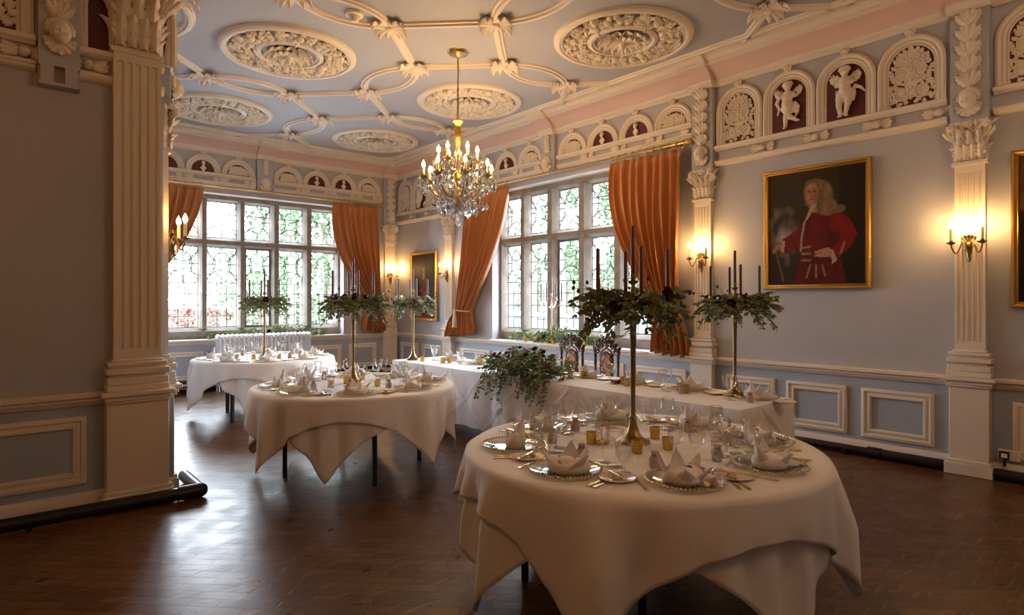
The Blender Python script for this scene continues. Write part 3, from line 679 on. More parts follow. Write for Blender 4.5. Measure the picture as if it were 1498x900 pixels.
def rod(M, u0, u1, z, rings, label):
    r = thing('curtain_rod', label, 'curtain rod', M, 'brass curtain rods'); b = B()
    b.tube([(u0,.13,z),(u1,.13,z)], .019, 10); obj('pole', b, 'brass', r)
    for u, s in ((u0,-1),(u1,1)):
        b = B(); b.ell((u+s*.05,.13,z), (.05,.038,.038), 10, 8); b.ell((u+s*.005,.13,z), (.014,.03,.03), 10, 6); obj('finial', b, 'brass', r)
        b = B(); b.tube([(u-s*.1,0,z),(u-s*.1,.13,z)], .012, 6); b.ell((u-s*.1,.012,z), (.035,.012,.035), 8, 6); obj('bracket', b, 'brass', r)
    rg = None
    for u in rings:
        if rg is None:
            b = B(); b.tube([(0,.13+.030*math.cos(2*PI*k/14),z+.030*math.sin(2*PI*k/14)) for k in range(14)], .0055, 5, closed=True); b.tube([(0,.13,z-.03),(0,.14,z-.06)], .004, 4); rg = obj('curtain_ring', b, 'brass', r); rg.location.x = u
        else: o = dup(rg, parent=r); o.location = (u,0,0)
rod(MR, 4.10, 8.60, 3.395, [4.2+1.0*k/9 for k in range(10)]+[7.36+1.05*k/9 for k in range(10)], 'long brass curtain rod above the large window beside the chandelier')
rod(MB, -6.0, -1.2, 3.415, [-5.9+.9*k/9 for k in range(10)]+[-2.7+1.4*k/11 for k in range(12)], 'long brass curtain rod above the left window')
# ================================================================== WALL LIGHTS
def bulb_mesh(b, c, s=1):                              # flame-shaped lamp
    b.lathe([(0,0),(.011*s,.006*s),(.0165*s,.022*s),(.012*s,.040*s),(.004*s,.056*s),(0,.066*s)], 8, c)
def sconce(M, label):
    t = thing('candle_sconce', label, 'wall light', M, 'twin candle wall lights'); 
    b = B(); b.lathe([(0,-.135),(.010,-.13),(.018,-.10),(.012,-.075),(.022,-.05),(.026,-.01),(.018,.03),(.01,.04),(0,.045)], 8, (0,.022,0))
    for k in range(5): acanthus(b, TR(0,.02,.02) @ Matrix.Rotation(-.7+.35*k,4,'Y'), .085, .032, .3, .4)
    acanthus(b, TR(0,.045,-.09), .10, .05, .4, .5); b.ell((0,.03,.0), (.03,.02,.03), 8, 6); obj('backplate', b, 'aged_brass', t)
    for s in (-1,1):
        b = B(); pts = [(0,.03,-.005)]+[(s*(.012+.095*k/10), .035+.07*k/10, .0+.045*math.sin(k/10*2*PI+.3)-.02*(k/10)) for k in range(11)]+[(s*.108,.107,.02)]
        b.tube(pts, .0065, 6); b.tube([(s*(.03+.02*math.cos(a*.55)*(1-a/12)), .05, .035+.02*math.sin(a*.55)*(1-a/12)) for a in range(10)], .004, 5)
        arm = obj('arm', b, 'aged_brass', t)
        b = B(); b.lathe([(0,.012),(.012,.016),(.034,.030),(.037,.036),(.014,.034),(.016,.05),(0,.05)], 10, (s*.108,.107,0)); obj('drip_pan', b, 'aged_brass', arm)
        b = B(); b.lathe([(0,.04),(.0125,.04),(.0125,.155),(0,.157)], 10, (s*.108,.107,0)); obj('candle_sleeve', b, 'ivory_sleeve', arm)
        b = B(); bulb_mesh(b, (s*.108,.107,.157), 1.15); obj('bulb', b, 'bulb', arm)
    return t
S0 = 1.965
sc_ = sconce(MR @ TR(PR[0],.066,S0), 'brass twin-candle wall light on the pilaster right of the portrait in red')
for M_, l in ((MR @ TR(PR[1],.066,S0), 'brass twin-candle wall light on the pilaster left of the portrait in red'), (MR @ TR(PR[2],.066,S0), 'brass twin-candle wall light between the small portrait and the curtain'),
              (MB @ TR(-6.23,.066,S0), 'brass twin-candle wall light on the corner pilaster, left of the small portrait'), (ME @ TR(-5.45,.066,S0), 'brass twin-candle wall light peeking out behind the giant pilaster')): dup(sc_, M_, l)
# ================================================================== PAINTINGS
def in_poly(P, x, y):
    c = False; j = len(P)-1
    for i in range(len(P)):
        if (P[i][1] > y) != (P[j][1] > y) and x < (P[j][0]-P[i][0])*(y-P[i][1])/(P[j][1]-P[i][1])+P[i][0]: c = not c
        j = i
    return c
def seg_d(x, y, P):
    best = 9
    for (a, b), (c, d) in zip(P, P[1:]):
        l = (c-a)**2+(d-b)**2; t = max(0, min(1, ((x-a)*(c-a)+(y-b)*(d-b))/l)) if l else 0
        best = min(best, math.hypot(x-a-t*(c-a), y-b-t*(d-b)))
    return best
from mathutils import noise as NZ
def canvas_mesh(name, w, h, nx, ny, shapes, bgf, parent, y=.0):
    vs = []; cols = []
    for j in range(ny):
        for i in range(nx):
            u, v = i/(nx-1), j/(ny-1); vs.append(((.5-u)*w, y, (v-.5)*h))
            c = bgf(u, v)
            for k, sh in enumerate(shapes):
                ty, P, col = sh[:3]; var = sh[3] if len(sh) > 3 else .25
                if ty == 'p': a = 1.0 if in_poly(P, u, v) else 0.0
                elif ty == 'e': q = ((u-P[0])/P[2])**2+((v-P[1])/P[3])**2; a = max(0, min(1, (1.15-q)/.3))
                elif ty == 's': q = ((u-P[0])/P[2])**2+((v-P[1])/P[3])**2; a = max(0, 1-q)*P[4]
                else: a = max(0, min(1, (P[1]-seg_d(u, v, P[0]))/.006+.5))
                if a > 0:
                    n = NZ.noise(Vector((u*14+k*3.1, v*9, k)))*var + NZ.noise(Vector((u*40, v*22+k, k*2)))*var*.5
                    c = tuple(lerp(x, max(0, y_*(1+n)), a) for x, y_ in zip(c, col))
            cols.append(c)
    fs = [(j*nx+i, j*nx+nx+i, j*nx+nx+i+1, j*nx+i+1) for j in range(ny-1) for i in range(nx-1)]
    me = bpy.data.meshes.new(name); me.from_pydata(vs, [], fs); at = me.color_attributes.new('paint', 'FLOAT_COLOR', 'POINT')
    for k, c in enumerate(cols): at.data[k].color = (c[0]*.8, c[1]*.76, c[2]*.74, 1)
    o = bpy.data.objects.new(name, me); COL.objects.link(o); o.parent = parent; me.materials.append(MAT['oil_paint']); return o
m = mat('oil_paint', (.1,.1,.1), .5, spec=.18); a_ = m.node_tree.nodes.new('ShaderNodeVertexColor'); a_.layer_name = 'paint'; m.node_tree.links.new(a_.outputs['Color'], m.node_tree.nodes['Principled BSDF'].inputs['Base Color'])
GFR = [(0,0),(0,.03),(.012,.045),(.022,.045),(.034,.03),(.046,.036),(.055,.022),(.055,0)]
def painting(M, w, h, label, shapes, bgf, nx=90, ny=100, fw=.055):
    t = thing('framed_painting', label, 'painting', M); k = fw/.055
    obj('gilt_frame', B().frame(-w/2,w/2,-h/2,h/2,[(a*k,b_) for a,b_ in GFR]), 'gilt', t)
    obj('back_board', B().box(-w/2+.01,w/2-.01,0,.012,-h/2+.01,h/2-.01), 'bark', t)
    canvas_mesh('canvas', w-2*fw+.01, h-2*fw+.01, nx, ny, shapes, bgf, t, .016); return t
def bg1(u, v):
    n = NZ.noise(Vector((u*4,v*4,1)))*.5+NZ.noise(Vector((u*10,v*10,3)))*.3
    wp = NZ.noise(Vector((u*7,v*6,7)))*.7+NZ.noise(Vector((u*16,v*13,2)))*.45; cl = max(0, .55+wp-((u-.20)/.34)**2-((v-.46)/.34)**2)*(.9+1.2*n)*2.0; d = (.040,.026,.014)
    k = .5+.5*v+.5*n*.6
    if u > .74: k *= .55
    return tuple(max(.002, x*k*1.1+y_*max(0,cl)) for x, y_ in zip(d, (.135,.115,.10)))
RED, DRED, SKIN, LACE, WIG = (.20,.008,.008), (.085,.005,.006), (.42,.20,.12), (.40,.33,.26), (.20,.13,.065)
por = [('s',(.28,.79,.10,.06,.8),(.025,.032,.05)),
 ('p',[(.28,-.01),(.33,.16),(.37,.27),(.36,.42),(.40,.58),(.47,.66),(.60,.68),(.74,.63),(.86,.53),(.92,.42),(.86,.31),(.76,.24),(.79,.12),(.82,-.01)],DRED,.3),
 ('p',[(.40,.56),(.30,.48),(.16,.41),(.17,.28),(.30,.30),(.38,.36)],(.13,.007,.007),.3),
 ('p',[(.62,.68),(.74,.64),(.86,.53),(.92,.42),(.86,.31),(.74,.23),(.67,.29),(.76,.38),(.74,.44),(.66,.46)],RED,.35),
 ('p',[(.42,.60),(.52,.64),(.62,.60),(.64,.45),(.60,.30),(.38,.29),(.38,.44)],(.12,.006,.007),.35),
 ('p',[(.28,-.01),(.34,.18),(.42,.20),(.40,-.01)],(.10,.006,.006),.3),('p',[(.62,-.01),(.62,.18),(.74,.18),(.80,-.01)],(.10,.006,.006),.3),
 ('e',(.555,.76,.135,.145),WIG,.5),('e',(.435,.80,.045,.11),WIG,.5),('e',(.63,.665,.10,.075),WIG,.5),('e',(.74,.64,.07,.035),(.17,.12,.07),.5),('e',(.50,.865,.10,.06),WIG,.5),
 ('e',(.475,.795,.066,.095),SKIN,.12),('e',(.515,.775,.03,.05),(.40,.14,.085),.2),('e',(.45,.845,.03,.03),(.50,.27,.17),.1),
 ('l',([(.435,.815),(.462,.818)],.006),(.06,.03,.02)),('l',([(.49,.818),(.515,.812)],.006),(.06,.03,.02)),('l',([(.475,.81),(.462,.775),(.476,.77)],.004),(.24,.09,.06)),('l',([(.458,.748),(.49,.748)],.005),(.25,.05,.04)),('l',([(.432,.833),(.465,.838)],.004),(.12,.07,.04)),('l',([(.488,.838),(.52,.83)],.004),(.12,.07,.04)),
 ('p',[(.47,.70),(.53,.70),(.43,.57),(.385,.53)],LACE,.25),('l',([(.40,.55),(.37,.42),(.36,.30)],.009),LACE),
 ('l',([(.44,.63),(.52,.645)],.010),(.35,.22,.09)),('l',([(.37,.325),(.46,.33)],.009),(.33,.20,.08)),('l',([(.375,.27),(.46,.27)],.009),(.33,.20,.08)),('l',([(.37,.215),(.46,.21)],.009),(.30,.18,.07)),
 ('l',([(.46,.165),(.42,.06)],.009),(.30,.17,.07)),('l',([(.52,.165),(.52,.06)],.009),(.30,.17,.07)),('l',([(.58,.165),(.61,.07)],.009),(.30,.17,.07)),('l',([(.80,.35),(.76,.26)],.010),(.32,.19,.08)),
 ('p',[(.66,.30),(.69,.29),(.73,.20),(.68,.17)],LACE,.25),('p',[(.16,.40),(.19,.40),(.18,.29),(.14,.31)],LACE,.25),
 ('l',([(.085,.32),(.175,.03)],.011),(.13,.075,.03)),
 ('p',[(.66,.31),(.60,.31),(.50,.285),(.505,.27),(.58,.275),(.50,.255),(.505,.24),(.60,.235),(.665,.235)],(.45,.23,.14),.12),('p',[(.15,.39),(.09,.36),(.045,.31),(.06,.28),(.10,.31),(.15,.33)],(.36,.18,.11),.12)]
painting(MR @ TR(2.635,.02,2.255), 1.07, 1.27, 'large gilt-framed portrait of a wigged man in a red velvet coat', por, bg1, 120, 140)
def bg2(u, v): n = NZ.noise(Vector((u*5,v*5,9))); return tuple(x*(1+.5*n)*(.7+.5*v) for x in (.035,.022,.012))
p2 = [('p',[(.30,0),(.33,.20),(.40,.36),(.44,.52),(.56,.52),(.64,.38),(.72,.20),(.76,0)],(.20,.045,.025),.3),('e',(.50,.56,.12,.14),(.16,.05,.03),.3),('e',(.51,.78,.055,.075),(.36,.20,.12),.1),('e',(.50,.83,.07,.05),(.10,.07,.05),.3),('p',[(.46,.70),(.56,.70),(.54,.60),(.48,.60)],(.38,.30,.22),.2),('e',(.40,.44,.035,.03),(.32,.17,.10),.1),('l',([(.62,.55),(.74,.44),(.70,.36)],.03),(.13,.04,.025),.2)]
painting(MR @ TR(9.97,.02,1.78), .93, 1.33, 'gilt-framed dark portrait in the corner between two wall lights', p2, bg2, 50, 60, .05)
def bg3(u, v):
    n = NZ.noise(Vector((u*6,v*6,5)))*.3
    if v > .62: t = (v-.62)/.38; return tuple(max(0,lerp(a,b_,t)*(1+n)) for a,b_ in zip((.30,.13,.035),(.12,.075,.04)))
    return tuple(max(.002, x*(1+n*2)) for x in (.022,.018,.012))
painting(MR @ TR(.405,.02,2.09), 1.30, 1.30, 'gilt-framed dark landscape painting cut off at the right edge', [('e',(.3,.3,.3,.2),(.03,.025,.02)),('l',([(.1,.1),(.14,.55)],.03),(.02,.012,.008)),('e',(.15,.62,.13,.12),(.035,.03,.012),.6)], bg3, 50, 50)
# ================================================================== CHANDELIER
cp = on_z(670,76,CEIL)
ch = thing('chandelier', 'brass and crystal chandelier with lit candle bulbs hanging from the ceiling', 'chandelier', TR(cp.x,cp.y,0))
b = B(); b.lathe([(0,-.07),(.03,-.065),(.05,-.045),(.10,-.03),(.11,-.012),(.125,0),(0,0)], 20, (0,0,CEIL)); obj('ceiling_rose', b, 'aged_brass', ch)
b = B(); z = CEIL-.07; k = 0
while z > 3.53:
    b.tube([Vector((.010*math.cos(a)*(k%2), .010*math.cos(a)*((k+1)%2), z-.02+.024*math.sin(a))) for a in [2*PI*i/8 for i in range(8)]], .0035, 4, closed=True); z -= .036; k += 1
b.tube([(0.012*math.sin(i*.9),.012*math.cos(i*.7),CEIL-.07-.70*i/12) for i in range(13)], .004, 5); obj('chain', b, 'aged_brass', ch)
b = B(); b.lathe([(0,2.52),(.02,2.53),(.05,2.57),(.075,2.63),(.06,2.69),(.028,2.73),(.022,2.80),(.05,2.84),(.055,2.90),(.022,2.95),(.018,3.06),(.035,3.10),(.04,3.16),(.020,3.20),(.030,3.26),(.042,3.36),(.034,3.43),(.022,3.45),(.060,3.50),(.045,3.52),(.012,3.54),(0,3.54)], 14); obj('stem', b, 'gilt', ch)
drop = B(); pd = [(0,.0),(.010,-.012),(.020,-.036),(.022,-.050),(.014,-.066),(0,-.078)]
drop.lathe(pd, 6, T=Matrix.Diagonal((1,.45,1,1))); drop.ell((0,0,.010), .007, 6, 4)
rr = random.Random(5); first_drop = None; ndrop = 0
def hang(x, y, z, s=1.0):
    global first_drop, ndrop
    ndrop += 1
    if ndrop > 98: return
    if first_drop is None: o = first_drop = obj('crystal_drop', drop, 'crystal', ch, ang=10)
    else: o = dup(first_drop, parent=ch)
    o.location = (x,y,z); o.rotation_euler = (0,0,rr.uniform(0,6.3)); o.scale = (s*1.45,s*1.45,s*1.5)
def arm(a, r, z0, zc, sag, lit=True):
    M_ = Matrix.Rotation(a,4,'Z'); b = B()
    pts = [(.03+(r-.03)*t, 0, lerp(z0,zc,t**3)-sag*math.sin(PI*min(1,t*1.05))**.8) for t in [k/14 for k in range(15)]]
    b = B(M_); b.tube(pts, .0085, 6); b.tube([(r*.45+.045*(1-k/16)*math.cos(.6*k), 0, z0-sag*.2+.045*(1-k/16)*math.sin(.6*k)) for k in range(14)], .005, 5)
    o = obj('arm', b, 'aged_brass', ch)
    b = B(M_); b.lathe([(0,-.01),(.018,.0),(.046,.018),(.050,.026),(.018,.022),(.02,.05),(0,.05)], 12, (r,0,zc)); obj('drip_pan', b, 'aged_brass', o)
    b = B(M_); b.lathe([(0,.04),(.014,.04),(.014,.125),(0,.127)], 10, (r,0,zc)); obj('candle_sleeve', b, 'ivory_sleeve', o)
    b = B(M_); bulb_mesh(b, (r,0,zc+.127), 1.2); obj('bulb', b, 'bulb', o)
    P = lambda rad, da: (rad*math.cos(a+da), rad*math.sin(a+da))
    for q in range(4): aa = q*PI/2+.4; x, y = P(r,0); hang(x+.046*math.cos(aa), y+.046*math.sin(aa), zc-.0, .95)
    x, y = P(r*.68,0); hang(x, y, lerp(z0,zc,.3)-sag*.85-.02, 1.15)
    for q, l in ((.55,.16),(.75,.10)): pass
ph0 = cam_angle((cp.x,cp.y))
for k in range(8): arm(ph0+.2+k*PI/4, .385, 2.70, 2.84, .07)
for k in range(6): arm(ph0+.5+k*PI/3, .215, 2.95, 3.03, .05)
for k in range(10): a = k*2*PI/10; hang(.10*math.cos(a), .10*math.sin(a), 2.60, 1.25)
for k in range(8): a = k*PI/4+.3; hang(.20*math.cos(a), .20*math.sin(a), 2.58, 1.2)
hang(0,0,2.50,1.5); hang(.03,.03,2.52,1.2)
b = B()                                                                          # strings of beads swagged from the stem to the arms, and upright spires
for k in range(8):
    a = ph0+.2+k*PI/4
    for t in range(12): r_ = .04+.34*t/11; b.ell((r_*math.cos(a), r_*math.sin(a), 3.12-.20*(t/11)-.16*math.sin(PI*t/11)), .0085, 5, 4)
    for t in range(9): a2 = a+PI/4*t/8; b.ell((.385*math.cos(a2), .385*math.sin(a2), 2.83-.11*math.sin(PI*t/8)), .0085, 5, 4)
obj('bead_swags', b, 'crystal', ch, ang=0)
b = B(); b.lathe([(0,0),(.016,.02),(.021,.05),(.008,.15),(0,.20)], 6); sp = None
for n_, r_, z_ in ((8,.28,2.88),(6,.13,3.06)):
    for k in range(n_):
        a = ph0+k*2*PI/n_
        if sp is None: sp = o = obj('crystal_spire', b, 'crystal', ch, ang=10)
        else: o = dup(sp, parent=ch)
        o.location = (r_*math.cos(a), r_*math.sin(a), z_)
# two unseen chandelier copies are added below, to warm the front hall
b = B(); q = random.Random(9)                                                    # the many small drops between the big ones
for k in range(150):
    a = q.uniform(0,2*PI); z = q.uniform(2.56,3.02); r_ = q.uniform(.08,.40)*(1 if z < 2.85 else .72); s = q.uniform(.7,1.25)
    b.lathe([(r*s,zz*s) for r,zz in pd], 5, (r_*math.cos(a), r_*math.sin(a), z))
o = obj('small_drops', b, 'crystal', ch, ang=10); o['kind'] = 'stuff'
bulb_d = None
c2 = dup(ch, TR(3.7,-.7,0), 'added chandelier copy, out of view, warming the front hall from the right')
c3 = dup(ch, TR(-.9,1.0,0), 'added chandelier copy, out of view, warming the front hall from the left')

for c_, mm in ((c2,'bulb_soft'), (c3,'bulb_dim')):      # these two are dimmed down
    bulb_d = {}
    for ar in c_.children:
        for x_ in ar.children:
            if x_.name.startswith('bulb'):
                if x_.data.name not in bulb_d: me = x_.data.copy(); me.materials[0] = MAT[mm]; bulb_d[x_.data.name] = me
                x_.data = bulb_d[x_.data.name]
# ================================================================== ROUND TABLES
TOPZ = .752
def round_cloth(name, R, h, rot, z, label, seed, flare=.20, under=False, srot=None, fold_at=0):
    srot = rot if srot is None else srot
    b = B(); nt_ = 300; rr = random.Random(seed); p1, p2 = rr.uniform(0,6), rr.uniform(0,6)
    rows = [0, .5, .93, .99]; nd = 14
    def e(ph): return h/max(abs(math.cos(ph)), abs(math.sin(ph)))
    def fn(u, v):
        th = 2*PI*u; ph = th-rot; k = v*(len(rows)+nd-1)
        if k < len(rows)-.5: r = rows[int(round(k))]*R; return (r*math.cos(th), r*math.sin(th), z)
        t = (round(k)-len(rows)+1)/nd; E = e(ph)
        E = E if E < h*1.385 else h*1.385+(E-h*1.385)*.8
        s = t*(E-R+.012)
        ps = th-srot; cph = ps % (PI/2) - PI/4; near = math.cos(2*(cph if abs(cph) < PI else 0))      # 1 mid-edge, 0 at corner
        corner = max(0, near)
        a = min(s, .035)/.035*PI/2; r = R+.018*math.sin(a); zz = z-.022*(1-math.cos(a))
        d = max(0, s-.035)
        fo = math.sin(21*th+p1+.6*math.sin(3*th+p2)); fo = math.copysign(abs(fo)**.75, fo); md_ = .30+.70*(.5+.5*math.cos(2*(th-fold_at)))**1.5
        am = min(1, d/.25); dd = max(0, d-.17) if under else d; 
        wv = .030*math.cos(12*(ps-PI/4))*corner + .010*math.sin(9*th+p1) + .040*fo*md_ + (.006+.016*max(0,math.cos(4*(ps-PI/4)+PI)))*math.sin(26*th+p1)*min(1,d/.2)
        r += am*wv + flare*d*(.25+.75*corner)*.5 + (-.004 if under else .008*min(1,d/.1)) + (.06*max(0,d-.3) if under else 0); zz -= d*(1-.02*corner)
        return (r*math.cos(th), r*math.sin(th), zz)
    b.grid(fn, nt_, len(rows)+nd, cu=True)
    o = obj(name, b, 'cloth', ang=0); md = o.modifiers.new('cloth', 'SOLIDIFY'); md.thickness = .003
    return tag(o, label, 'tablecloth', 'white cloths on the round tables')
def round_table(C, R, phrase, a_top, a_under, seed, legs=.5):
    t = thing('round_table', 'round folding table with black legs, '+phrase, 'table', TR(C.x,C.y,0,legs), 'round tables')
    obj('tabletop', B().lathe([(0,.725),(R-.045,.725),(R-.04,.7445),(0,.7445)], 48), 'walnut', t)
    for k in range(4):
        a = k*PI/2; x, y = .60*math.cos(a), .60*math.sin(a); b = B(); b.box(x-.017,x+.017,y-.017,y+.017,0,.725); l = obj('leg', b, 'black', t)
    for k in range(2): a = k*PI; b = B(); b.tube([(.6*math.cos(a),.6*math.sin(a),.62),(.6*math.cos(a+PI/2),.6*math.sin(a+PI/2),.62)], .012, 6); obj('cross_bar', b, 'black', t)
    ca = cam_angle(C)
    u = round_cloth('underlay_cloth', R-.014, 1.05*R/.86, ca+math.radians(a_under)-PI/4, .7475, 'white underlay cloth showing lower points, '+phrase, seed, .14, True, ca+math.radians(a_top)-PI/4, ca-1.25); u.location = (C.x,C.y,0)
    o = round_cloth('tablecloth', R+.006, 1.04*R/.86, ca+math.radians(a_top)-PI/4, TOPZ, 'white square tablecloth on top, '+phrase, seed, .10, fold_at=ca-1.25); o.location = (C.x,C.y,0)
def C_at(l, d): p = (FW+RT*l)*d; return Vector((p.x,p.y,0))
CF, CM, CR_ = C_at(.2107,3.13), C_at(-.259,5.42), C_at(-.4085,8.0)
round_table(CF, .875, 'the table nearest the camera', -12, 40, 1, cam_angle(CF)+.02)
round_table(CM, .855, 'the middle table with the tall greenery', 40, -14, 2, cam_angle(CM)+.25)
round_table(CR_, .855, 'the far table beside the radiator', 28, -10, 3, cam_angle(CR_)+.9)
# ================================================================== LONG TABLE
X0, X1, Y0, Y1 = 3.88, 4.66, 2.08, 6.74
lt = thing('long_table', 'long head table with black legs under a floor-length white cloth', 'table', TR((X0+X1)/2,(Y0+Y1)/2,0))
obj('tabletop', B().box(-(X1-X0)/2+.012,(X1-X0)/2-.012,-(Y1-Y0)/2+.012,(Y1-Y0)/2-.012,.72,.744), 'walnut', lt)
for x in (-.3,.3):
    for y in (-2.2,-.1,.1,2.2): obj('leg', B().box(x-.016,x+.016,y-.016,y+.016,0,.72), 'black', lt)
def long_cloth():
    b = B(); per = []; rc = .03
    def side(p, q, n):
        for k in range(n): t = k/n; per.append((lerp(p[0],q[0],t), lerp(p[1],q[1],t)))
    side((X0,Y1),(X0,Y0),190); side((X0,Y0),(X1,Y0),34); side((X1,Y0),(X1,Y1),120); side((X1,Y1),(X0,Y1),34)
    n = len(per); nr = 26; zb = .17; H = TOPZ-zb; vs = []; L = 0; ln = []
    for k in range(n): ln.append(L); L += math.dist(per[k], per[(k+1)%n])
    for k, (x, y) in enumerate(per):
        a, c = per[k-1], per[(k+1)%n]; tx, ty = c[0]-a[0], c[1]-a[1]; m_ = math.hypot(tx,ty); nx, ny = ty/m_, -tx/m_
        nx, ny = -nx, -ny
        if (x-(X0+X1)/2)*nx+(y-(Y0+Y1)/2)*ny < 0: nx, ny = -nx, -ny
        s = ln[k]
        for j in range(nr):
            t = j/(nr-1); d = t*H; q = min(1, d/.03)
            cd = min(abs(y-Y0)+abs(x-X0), abs(y-Y0)+abs(x-X1), abs(y-Y1)+abs(x-X0), abs(y-Y1)+abs(x-X1)); o = .012*q + d*.05 + min(1,d/.3)*min(1,.15+cd/.35)*(.020*math.sin(s*6.3+.8*math.sin(s*2.1))+.012*math.sin(s*14.7+1)+.006*math.sin(s*31))
            for sl in (1,-1):                                                     # ironed crease lines running on the bias
                f = ((s+sl*d*1.05)/.62) % 1; f = min(f, 1-f)*.62; o += .017*math.exp(-(f/.016)**2)*q - .010*math.exp(-((f-.035)/.02)**2)*q
            vs.append((x+nx*o, y+ny*o, TOPZ-.006*(1-math.cos(min(1,t*nr)*PI/2))-d + .012*math.sin(s*1.7)*t*t))
    fs = [(k*nr+j, k*nr+j+1, ((k+1)%n)*nr+j+1, ((k+1)%n)*nr+j) for k in range(n) for j in range(nr-1)]
    fs.append(tuple(k*nr for k in range(n))); b.add(vs, fs); return b
tag(obj('tablecloth', long_cloth(), 'cloth', ang=50), 'white floor-length cloth with ironed creases on the long head table', 'tablecloth')
# ================================================================== TABLEWARE PROTOTYPES
def one(name, b, m, **k): return obj(name, b, m, **k)
def lathe_open_thing(prof, n): b = B(); b.lathe_open(prof, n); return b
FAST = []
def proto(fn): o = fn(); FAST.append(o); return o
class Kit: used = {}
def put(key, M, label, cat, group):                   # the first use moves the prototype itself
    o = PROT[key]
    if key not in Kit.used: Kit.used[key] = True; o.matrix_world = M; tag(o, label, cat, group); return o
    c = dup(o, M, label, group=group); c['category'] = cat; return c
def E(name): o = bpy.data.objects.new(name, None); COL.objects.link(o); return o
PROT = {}
def p_charger(detail):
    b = B(); b.lathe_open([(0,.004),(.095,.004),(.105,.006),(.150,.016),(.155,.017),(.150,.0125),(.10,.002),(0,.001)], 40)
    r = B(); n = 60
    for k in range(n): a = 2*PI*k/n; r.ell((.158*math.cos(a),.158*math.sin(a),.017), .0066, 6 if detail else 4, 4 if detail else 3)
    e = E('charger_plate'); obj('glass_disc', b, 'charger_glass', e); obj('beaded_rim', r, 'bead', e, ang=0); return e
def p_napkin(kind):
    b = B(); n = 28; rx, ry, hb = ((.080,.058,.040),(.074,.062,.036),(.052,.042,.045))[kind]; q = random.Random(kind+3)
    def band(u, v):                                     # soft wrap round the foot
        a = 2*PI*u; w = 1+.07*math.sin(3*a+kind)+.03*math.sin(7*a)
        r_, z = ((.97,0),(1.06,.3),(1.0,.8),(.86,1.05),(.45,1.10))[int(round(v*4))]
        return (rx*w*r_*math.cos(a), ry*w*r_*math.sin(a), hb*z*(1+.18*math.sin(2*a+1)))
    b.grid(band, n, 5, cu=True); b.ell((0,0,hb*.75), (rx*.62,ry*.62,hb*.55), 10, 6)
    flaps = ((( -.2,.055,.075,.100),(PI+.25,.055,.070,.095),(PI/2+.15,.012,.105,.110),(PI/2-.7,.03,.085,.09),(-PI/2,.028,.052,.100)),
             ((.1,.045,.085,.090),(1.5,.015,.110,.100),(2.5,.04,.095,.085),(4.0,.04,.065,.090),(5.2,.05,.060,.085)),
             ((1.2,.010,.125,.085),(2.6,.012,.100,.075),(4.4,.012,.070,.08),(0,.014,.065,.07)))[kind]
    for a, out, hh, w in flaps:                         # pointed petals folded out of the middle
        T = Matrix.Rotation(a-PI/2,4,'Z'); rr_ = (rx*abs(math.cos(a))+ry*abs(math.sin(a)))*.62
        def petal(u, v, s=0):
            x = (u-.5)*w*(1-v**1.3)*1.0; cup = (1-(2*u-1)**2)*.022*(1-v*.6); y = rr_+out*v**1.2+cup-.012
            return T @ Vector((x*(1-.1*v), y+s, .012+(hh-.012)*v*(1-.10*abs(2*u-1)*(1-v))))
        b.grid(petal, 7, 8); b.grid(lambda u, v: petal(1-u, v, -.003), 7, 8)
    return obj('napkin', b, 'napkin', ang=50)
STEM = {'goblet': ([(.036,.004),(.034,.006),(.010,.012)], [(.006,.012),(.006,.03),(.0105,.034),(.006,.039),(.0105,.044),(.006,.049),(.0095,.054),(.0055,.06),(.006,.08),(.010,.088)], [(.010,.088),(.022,.096),(.033,.115),(.0375,.14),(.040,.168)]),
        'wine': ([(.035,.004),(.033,.006),(.008,.011)], [(.005,.011),(.0045,.05),(.0045,.085),(.008,.098)], [(.008,.098),(.022,.108),(.031,.126),(.034,.15),(.0345,.185)]),
        'tumbler': ([(.032,.004),(.030,.006),(.010,.011)], [(.007,.011),(.0115,.018),(.0065,.025),(.0115,.032),(.0065,.039),(.009,.047)], [(.009,.047),(.022,.055),(.031,.072),(.035,.097),(.038,.125)])}
def p_glass(kind, parts=True):
    f, s, bw = STEM[kind]; fo = B(); fo.lathe([(0,.001)]+[(f[0][0],.001)]+f+[(0,f[-1][1])], 24); st = B(); st.lathe([(0,s[0][1])]+s+[(0,s[-1][1])], 12)
    bo = B(); bo.lathe_open(bw+[(bw[-1][0]-.0016,bw[-1][1]+.0006)]+[(r-.002,z+.001) for r,z in bw[::-1]], 24)
    ri = B(); r_, z_ = bw[-1]; ri.tube([(r_*math.cos(2*PI*k/24), r_*math.sin(2*PI*k/24), z_) for k in range(24)], .0011, 4, closed=True)
    nm = {'goblet':'goblet','wine':'wine_glass','tumbler':'water_goblet'}[kind]
    if parts:
        e = E(nm); obj('bowl', bo, 'stemware', e); obj('stem', st, 'stemware', e); obj('foot', fo, 'stemware', e); o = obj('gilt_rim', ri, 'gold', e); return e
    for q in (st, fo): bo.add(q.v, q.f)
    return obj(nm, bo, 'stemware')
def blade(b, pts, t): b.prism(pts, .0, t)
